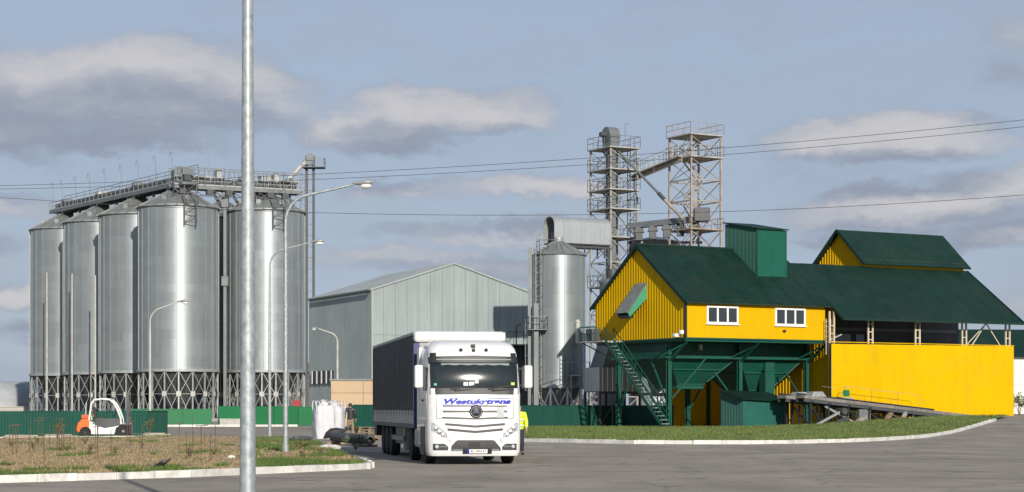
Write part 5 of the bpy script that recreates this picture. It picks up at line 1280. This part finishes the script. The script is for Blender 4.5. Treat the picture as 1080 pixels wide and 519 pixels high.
# ---------------------------------------------------------------- forklift
def forklift():
    c = W(112.5,103.5); root = thing('forklift', 'white and orange forklift parked before the green fence', 'forklift', (c.x,c.y,.02), R(4))
    # x to the right is the front with the mast
    m_w = mat('forklift_white', (.74,.73,.70), .4, var=.06, dirt=(.4,.36,.3), damt=.3, dscale=2)
    MB().prism([(-1.50,.42),(-1.42,.30),(-.85,.28),(-.80,.95),(-.95,1.0),(-1.22,.98),(-1.42,.78)],'y',-.52,.52).build('counterweight', m_orange, root, bevel=.05)
    MB().prism([(-.85,.20),(.45,.20),(.55,.55),(.85,.62),(.95,.66),(.95,.72),(.45,.60),(-.05,.52),(-.50,.66),(-.85,.92)],'y',-.50,.50).build('body', m_w, root, bevel=.03)
    MB().prism([(-.55,.66),(-.05,.53),(.45,.60),(.80,.68),(.78,1.02),(-.50,1.02)],'y',-.44,.44).build('cab_lower_panel', m_dgrey, root)
    MB().box(-1.25,-.85,-.4,.4,1.0,1.22).build('engine_cover', mat('red_cover',(.5,.10,.03),.5), root, bevel=.04)
    mb = MB()
    for y in (-.46,.46):
        mb.tube([(-.85,y,.90),(-.78,y,1.35),(-.72,y,1.80),(-.58,y,1.98),(-.2,y,2.03),(.20,y,2.00),(.42,y,1.82),(.62,y,1.45),(.78,y,1.0),(.80,y,.66)], .05, 8)
    for x, z in ((-.6,1.97),(.2,2.0)): mb.tube([(x,-.46,z),(x,.46,z)], .045, 8)
    for k in range(4): mb.bar((-.5+.2*k,-.42,2.03),(-.5+.2*k,.42,2.03),.03)
    mb.build('cab_frame', m_w, root, smooth=True)
    MB().tube([(-1.05,-.3,1.1),(-1.0,-.3,1.85)], .035, 8).build('exhaust_pipe', m_pale, root, smooth=True)
    MB().box(-.55,-.05,-.25,.25,.95,1.08).prism([(-.62,1.05),(-.48,1.05),(-.60,1.62),(-.72,1.60)],'y',-.24,.24).build('seat', m_black, root, bevel=.03)
    MB().box(-.68,-.60,-.2,-.05,1.1,1.4).build('hoist_bottle', mat('yellow_bottle',(.7,.45,.02),.5), root, bevel=.03)
    mb = MB(); mb.tube([(.42+.13*math.cos(t)*.5,.16*math.sin(t),1.22+.13*math.cos(t)) for t in [2*math.pi*k/16 for k in range(17)]], .016, 6); mb.bar((.42,0,1.22),(.62,0,.95),.04); mb.build('steering_wheel', m_black, root)
    for y in (-.34,.34):
        MB().box(1.05,1.20,y-.06,y+.06,.10,2.40).build('mast_rail', m_dgrey, root)
    mb = MB(); 
    for z in (.4,1.2,2.0,2.16): mb.box(1.07,1.18,-.28,.28,z,z+.1)
    mb.box(1.02,1.06,-.05,.05,.2,2.1); mb.build('mast_crossbar', m_dgrey, root)
    MB().box(1.21,1.27,-.5,.5,.62,.70).box(1.21,1.27,-.5,.5,.28,.36).build('fork_carriage', m_dgrey, root)
    for y in (-.3,.3): MB().box(1.27,1.33,y-.06,y+.06,.2,.75).prism([(1.33,.20),(2.2,.20),(2.2,.22),(1.33,.26)],'y',y-.06,y+.06).build('fork', m_dgrey, root)
    MB().box(.80,1.30,-.03,.03,.72,.78).build('tilt_cylinder', m_lgrey, root)
    for (x, r) in ((-1.02,.30),(.92,.36)):
        for y in (-.46,.46):
            t = MB().lathe([(r*.55,-.10),(r*.9,-.12),(r,-.08),(r,.08),(r*.9,.12),(r*.55,.10)],24,axis='y').build('wheel', m_rubber, root, smooth=True, loc=(x,y,r)); MB().lathe([(r*.55,-.07),(r*.2,-.10),(.0,-.10)],18,axis='y',cap=False).build('rim', m_pale, t, smooth=True)
    MB().box(.62,1.30,-.53,-.30,.68,.73).build('mudguard', m_dgrey, root)
forklift()

# ---------------------------------------------------------------- goods beside the truck
m_bag = mat('white_woven_bag', (.54,.54,.57), .8, var=.10, scale=3, bump=1.0, bscale=4, stretch=(2,2,.6))
def bulk_bag(label, c, rot, w, h):
    root = thing('bulk_bag', label, 'bulk bag', c, rot, 'white bulk bags')
    mb = MB(); n = 32; rows = 14; vs = []
    for j in range(rows+1):
        f = j/rows; z = h*f
        bulge = 1+.06*math.sin(math.pi*f)-(.22*max(0,(f-.9)/.1)**1.5); 
        for i in range(n):
            t = 2*math.pi*i/n; ex = .38
            x = math.copysign(abs(math.cos(t))**ex, math.cos(t)); y = math.copysign(abs(math.sin(t))**ex, math.sin(t))
            wr = 1+.02*math.sin(t*7+z*3)+.015*math.sin(z*9+t*3)
            vs.append((x*w/2*bulge*wr, y*w/2*bulge*wr, z+.03*math.sin(t*5)*(f > .9)))
    fs = [(j*n+i,j*n+(i+1)%n,(j+1)*n+(i+1)%n,(j+1)*n+i) for j in range(rows) for i in range(n)]+[tuple(rows*n+i for i in range(n)),tuple(range(n-1,-1,-1))]
    mb.add(vs, fs).build('sack', m_bag, root, smooth=True)
    for sx in (-1,1):
        for sy in (-1,1):
            x, y = sx*w*.40, sy*w*.40
            MB().tube([(x-.10*sx,y,h-.35),(x-.10*sx,y,h),(x-.06*sx,y+.02,h+.20),(x+.05*sx,y+.05,h+.24),(x+.10*sx,y,h+.05),(x+.08*sx,y,h-.35)], .028, 6).build('lifting_loop', m_bag, root, smooth=True)
    mb = MB(); n = 14; vs = [(r_*math.cos(2*math.pi*i/n), r_*math.sin(2*math.pi*i/n)*.8, z+.03*math.sin(i*2.1)) for (r_,z) in ((.30,h-.05),(.18,h+.08),(.13,h+.16),(.22,h+.28)) for i in range(n)]
    mb.add(vs, [(j*n+i,j*n+(i+1)%n,(j+1)*n+(i+1)%n,(j+1)*n+i) for j in range(3) for i in range(n)]).build('filling_spout', m_bag, root, smooth=True)
bulk_bag('front left white bulk bag with lifting loops', W(341.5,103), R(20), 1.0, 1.72)
bulk_bag('white bulk bag at the right of the pair, beside the person', W(352.5,104.6), R(-8), .98, 1.68)
mb = MB(); vs = []; n = 14
P = [(0,.04,.02),(.12,.20,.16),(.35,.30,.27),(.65,.30,.30),(.95,.18,.34),(1.08,.07,.42),(1.25,.10,.52),(1.36,.04,.54)]
for (x, r, z) in P:
    for i in range(n): t = 2*math.pi*i/n; vs.append((x, r*.9*math.cos(t)*(1+.08*math.sin(3*t)), max(.0, z+r*.8*math.sin(t))))
o = mb.add(vs, [(j*n+i,j*n+(i+1)%n,(j+1)*n+(i+1)%n,(j+1)*n+i) for j in range(len(P)-1) for i in range(n)]+[tuple(range(n)),tuple((len(P)-1)*n+i for i in range(n))]).build('dark_sack', mat('black_sack', (.03,.028,.033), .6, var=.3), None, smooth=True, loc=W(341,96,.1)); tag(o, 'tied black sack slumped before the white bags', 'sack')
# rolled dark pipe
r0 = W(352,87,.36); r1 = W(391,80,.36); d = r1-r0
root = thing('pipe_roll', 'dark grey pipe lying on the ground below the person', 'pipe', (r0.x,r0.y,0.0), math.atan2(d.y,d.x))
L = d.length
n_ = 24; mb = MB().lathe([(.0,.03),(.19,.02),(.205,0),(.205,L),(.19,L-.02),(.10,L-.02),(.09,L-.3),(.0,L-.3)], n_, (0,0,.31), 'x', cap=False); mb.build('pipe', mat('dark_pipe', (.055,.052,.055), .6, var=.25, scale=3), root, smooth=True)
for x in (.3,1.2,): MB().lathe([(.208,-.03),(.214,0),(.208,.03)], 24, (x,0,.31), 'x', cap=False).build('strap', m_dgrey, root, smooth=True)
MB().box(.3,.4,-.4,.4,.0,.10).build('bearer', m_wood, root); MB().box(L-.6,L-.5,-.4,.4,.0,.10).build('bearer', m_wood, root)
# pallets in a stack
def pallet(label, c, z, rot):
    root = thing('pallet', label, 'pallet', (c.x,c.y,z), rot, 'wooden pallets by the trailer')
    for i in range(5): MB().box(-.6,.6,-.4+i*.175,-.4+i*.175+.12,.115,.14).build('board', m_wood, root)
    for x in (-.55,0,.55):
        for y in (-.34,0,.34): MB().box(x-.06,x+.06,y-.06,y+.06,.022,.092).build('block', m_wood, root)
        MB().box(x-.06,x+.06,-.4,.42,.093,.114).build('stringer', m_wood, root)
    for y in (-.34,0,.34): MB().box(-.6,.6,y-.05,y+.05,0,.021).build('base_board', m_wood, root)
for k in range(4): pallet('wooden pallet %s of the stack left of the trailer' % ('lowest','second from the ground','third from the ground','topmost')[k], W(388,106), .0+k*.145, R(6+5*k))
for k in range(2): pallet('wooden pallet %s of the two by the trailer wheels' % ('under','on top')[k], W(396,96), .0+k*.145, R(-4+9*k))

# ---------------------------------------------------------------- small things on the verge
def crow():
    c = W(171.5,47.2); root = thing('crow', 'black crow on the verge just behind the white kerb', 'bird', (c.x,c.y,.11), R(0))
    skin('body', {'tail':((.20,0,.26),(.012,.03)),'rump':((.10,0,.19),.035),'body':((.0,0,.145),.062),'breast':((-.08,0,.12),.055),'neck':((-.13,0,.10),.035),'head':((-.17,0,.085),.034),'beak':((-.215,0,.065),.012),'tip':((-.245,0,.05),.003)}, [('tail','rump'),('rump','body'),('body','breast'),('breast','neck'),('neck','head'),('head','beak'),('beak','tip')], m_crow, root, 2)
    for s in (-1,1):
        MB().add([(-.09,s*.055,.16),(.03,s*.068,.15),(.17,s*.03,.235),(.02,s*.055,.20),(.03,s*.05,.11)],[(0,1,3),(1,2,3),(0,4,1),(4,2,1)]).build('wing', m_crow, root)
        MB().tube([(-.02,s*.03,.1),(-.005,s*.03,.05),(-.02,s*.03,.005)], .006, 6).tube([(-.06,s*.03,.004),(.02,s*.03,.004)], .005, 5).build('leg', m_crow, root)
m_crow = mat('crow_black', (.012,.012,.016), .45, var=.2)
crow()
m_stake = mat('rusty_rod', (.10,.06,.04), .8, var=.2)
for k in range(26):
    px = random.choice([random.uniform(2,34), random.uniform(40,70), random.uniform(80,104), random.uniform(118,170), random.uniform(186,236)]); d = random.uniform(52,82)
    h = random.uniform(.7,1.15); c = W(px,d,.08)
    if not inside(LAWN_L, c.x, c.y): continue
    mb = MB(); mb.tube([(0,0,0),(random.uniform(-.03,.03),0,h)], .011, 5)
    if random.random() < .6: mb.bar((-.16,0,h-.02),(.18,0,h),.02)
    if random.random() < .4: mb.bar((-.02,0,h*.55),(.42,.1,h*.5),.014); mb.tube([(.42,.1,0),(.42,.1,h*.9)], .010, 5)
    o = mb.build('rod_stake', m_stake, None, loc=c, rotz=random.uniform(-.5,.5)); tag(o, 'thin rusty rod stake standing in the dry verge', 'stake', 'rod stakes in the verge')
def leafy(name, label, c, h, spread, n, m, leaf=.06, stems=7, cat='plant', stemm=None):
    root = thing(name, label, cat, c)
    mb = MB(); tips = []
    for k in range(stems):
        a = random.uniform(0,2*math.pi); rr = random.uniform(.2,1)*spread; hh = h*random.uniform(.55,1)
        p1 = Vector((math.cos(a)*rr*.35, math.sin(a)*rr*.35, hh*.5)); p2 = Vector((math.cos(a)*rr, math.sin(a)*rr, hh)); mb.tube([(0,0,0),p1,p2], [.018,.012,.006], 5); tips += [(p1,p2)]
    mb.build('stem', stemm or m_stake, root)
    lv = MB()
    for k in range(n):
        a, b = random.choice(tips); f = random.random()**.6; p = a*(1-f)+b*f+Vector((random.gauss(0,.10),random.gauss(0,.10),random.gauss(0,.06)))*max(.5,spread*1.6)
        u_ = Vector((random.gauss(0,1),random.gauss(0,1),random.gauss(0,.6))).normalized()*leaf*random.uniform(.6,1.4); v_ = Vector((random.gauss(0,1),random.gauss(0,1),random.gauss(0,1))).normalized()*leaf*.45
        p.z = max(p.z, .02); lv.add([p-u_*.2, p+v_+u_*.4, p+u_, p-v_+u_*.4], [(0,1,2,3)])
    lv.build('foliage', m, root); return root
m_leafg = mat('grey_green_leaf', (.15,.19,.115), .8, var=.35, scale=6)
m_leafo = mat('olive_leaf', (.13,.14,.045), .8, var=.35, scale=5)
m_leafb = mat('autumn_leaf', (.24,.13,.04), .8, var=.4, scale=1.5)
leafy('weed_bush', 'grey-green weed bush at the end of the left verge beside the pipe', W(375,70,.1), .55, .5, 900, m_leafg, .05, 9, stemm=m_leafg)
leafy('weed_bush', 'low weed clump at the foot of the long-armed lamp post', W(316,72,.1), .28, .6, 260, m_leafo, .06, 10)
leafy('sapling', 'thin leafy sapling before the fence left of the forklift', W(61,97,.1), 1.15, .55, 240, m_leafo, .06, 7)
leafy('sapling', 'thin leafy sapling at the fence beside the leftmost lamp post', W(158,106,.1), 1.05, .5, 200, m_leafo, .06, 7)
for k, (px, d) in enumerate(((12,75),(35,70),(70,68),(95,62),(122,64),(150,72),(200,58),(225,62),(318,60),(338,64),(90,80),(40,84))):
    leafy('weed_tuft', 'small scruffy weed tuft on the left verge', W(px,d,.1), random.uniform(.18,.4), .18, 60, random.choice([m_leafo,m_dry]), .05, 6)['group'] = 'weed tufts on the left verge'
# scraps: boards, stones
m_plank = mat('grey_board', (.33,.29,.23), .85, var=.25, randv=.15)
for k, (px, d, L, a, lab) in enumerate(((25,97.5,2.0,4,'longest grey board lying before the fence at the far left'),(19,98.6,1.3,-6,'short grey board beside the longest one at the far left'),(64,100,1.7,3,'grey board lying by the sapling left of the forklift'),(165,106,1.5,5,'grey board lying by the foot of the leftmost lamp post'))):
    c = W(px,d,.14); o = MB().box(-L/2,L/2,-.12,.12,0,.06).box(-L/2+.2,-L/2+.35,-.2,.2,-.1,-.002).box(L/2-.3,L/2-.15,-.2,.2,-.1,-.002).box(-L/2+.1,L/2-.3,-.05,.18,.064,.12).build('board', m_plank, None, loc=c, rotz=R(a)); o.name = 'scrap_board'; tag(o, lab, 'board')
def stone(label, c, s, m):
    mb = MB().lathe([(.0,0),(.8,.05),(1.0,.45),(.7,.85),(.0,1.0)], 9, cap=False); 
    mb.v = [(x*s[0]*(1+random.uniform(-.15,.15)), y*s[1]*(1+random.uniform(-.15,.15)), z*s[2]) for x,y,z in mb.v]
    o = mb.build('stone', m, None, loc=c); tag(o, label, 'stone')
stone('flat white stone at the verge end beside the weed bush', W(348,71.5,.08), (.42,.3,.2), m_kerb)
stone('dark lump of rubble behind the long-armed lamp post', W(317,88,.08), (.5,.4,.28), m_dgrey)
stone('small pale lump beside the near lamp post', W(244,58,.08), (.12,.12,.12), m_kerb)
leafy('small_tree', 'bare brown autumn shrub beyond the fence between slim silo and yellow house', W(624,215), 5.0, 1.5, 900, m_leafb, .18, 16, 'shrub')
leafy('small_tree', 'brown autumn shrub behind the legs of the slim silo', W(600,200), 3.2, 1.8, 700, m_leafb, .16, 14, 'shrub')
leafy('small_tree', 'brown shrub behind the truck mirror left of the slim silo', W(572,205), 3.0, 1.2, 500, m_leafb, .16, 12, 'shrub')
leafy('small_tree', 'green shrub at the right end of the yellow wall', W(1075,190,.9), 2.2, 1.0, 500, m_leafo, .16, 12, 'shrub')
o = MB().box(0,1.2,0,.8,.35,1.3).lathe([(.35,0),(.35,1.2)],16,(0,-.1,.6),'x').lathe([(.3,-.1),(.3,.1)],14,(.2,-.2,.3),'y').lathe([(.3,-.1),(.3,.1)],14,(1.0,-.2,.3),'y').build('red_machine', mat('red_paint',(.30,.03,.035),.6), None, loc=W(309,188,1.0)); 
o.location.z = 0; o.scale = (.6,.6,1.8); tag(o, 'small red machine under the rightmost big silo', 'machine')
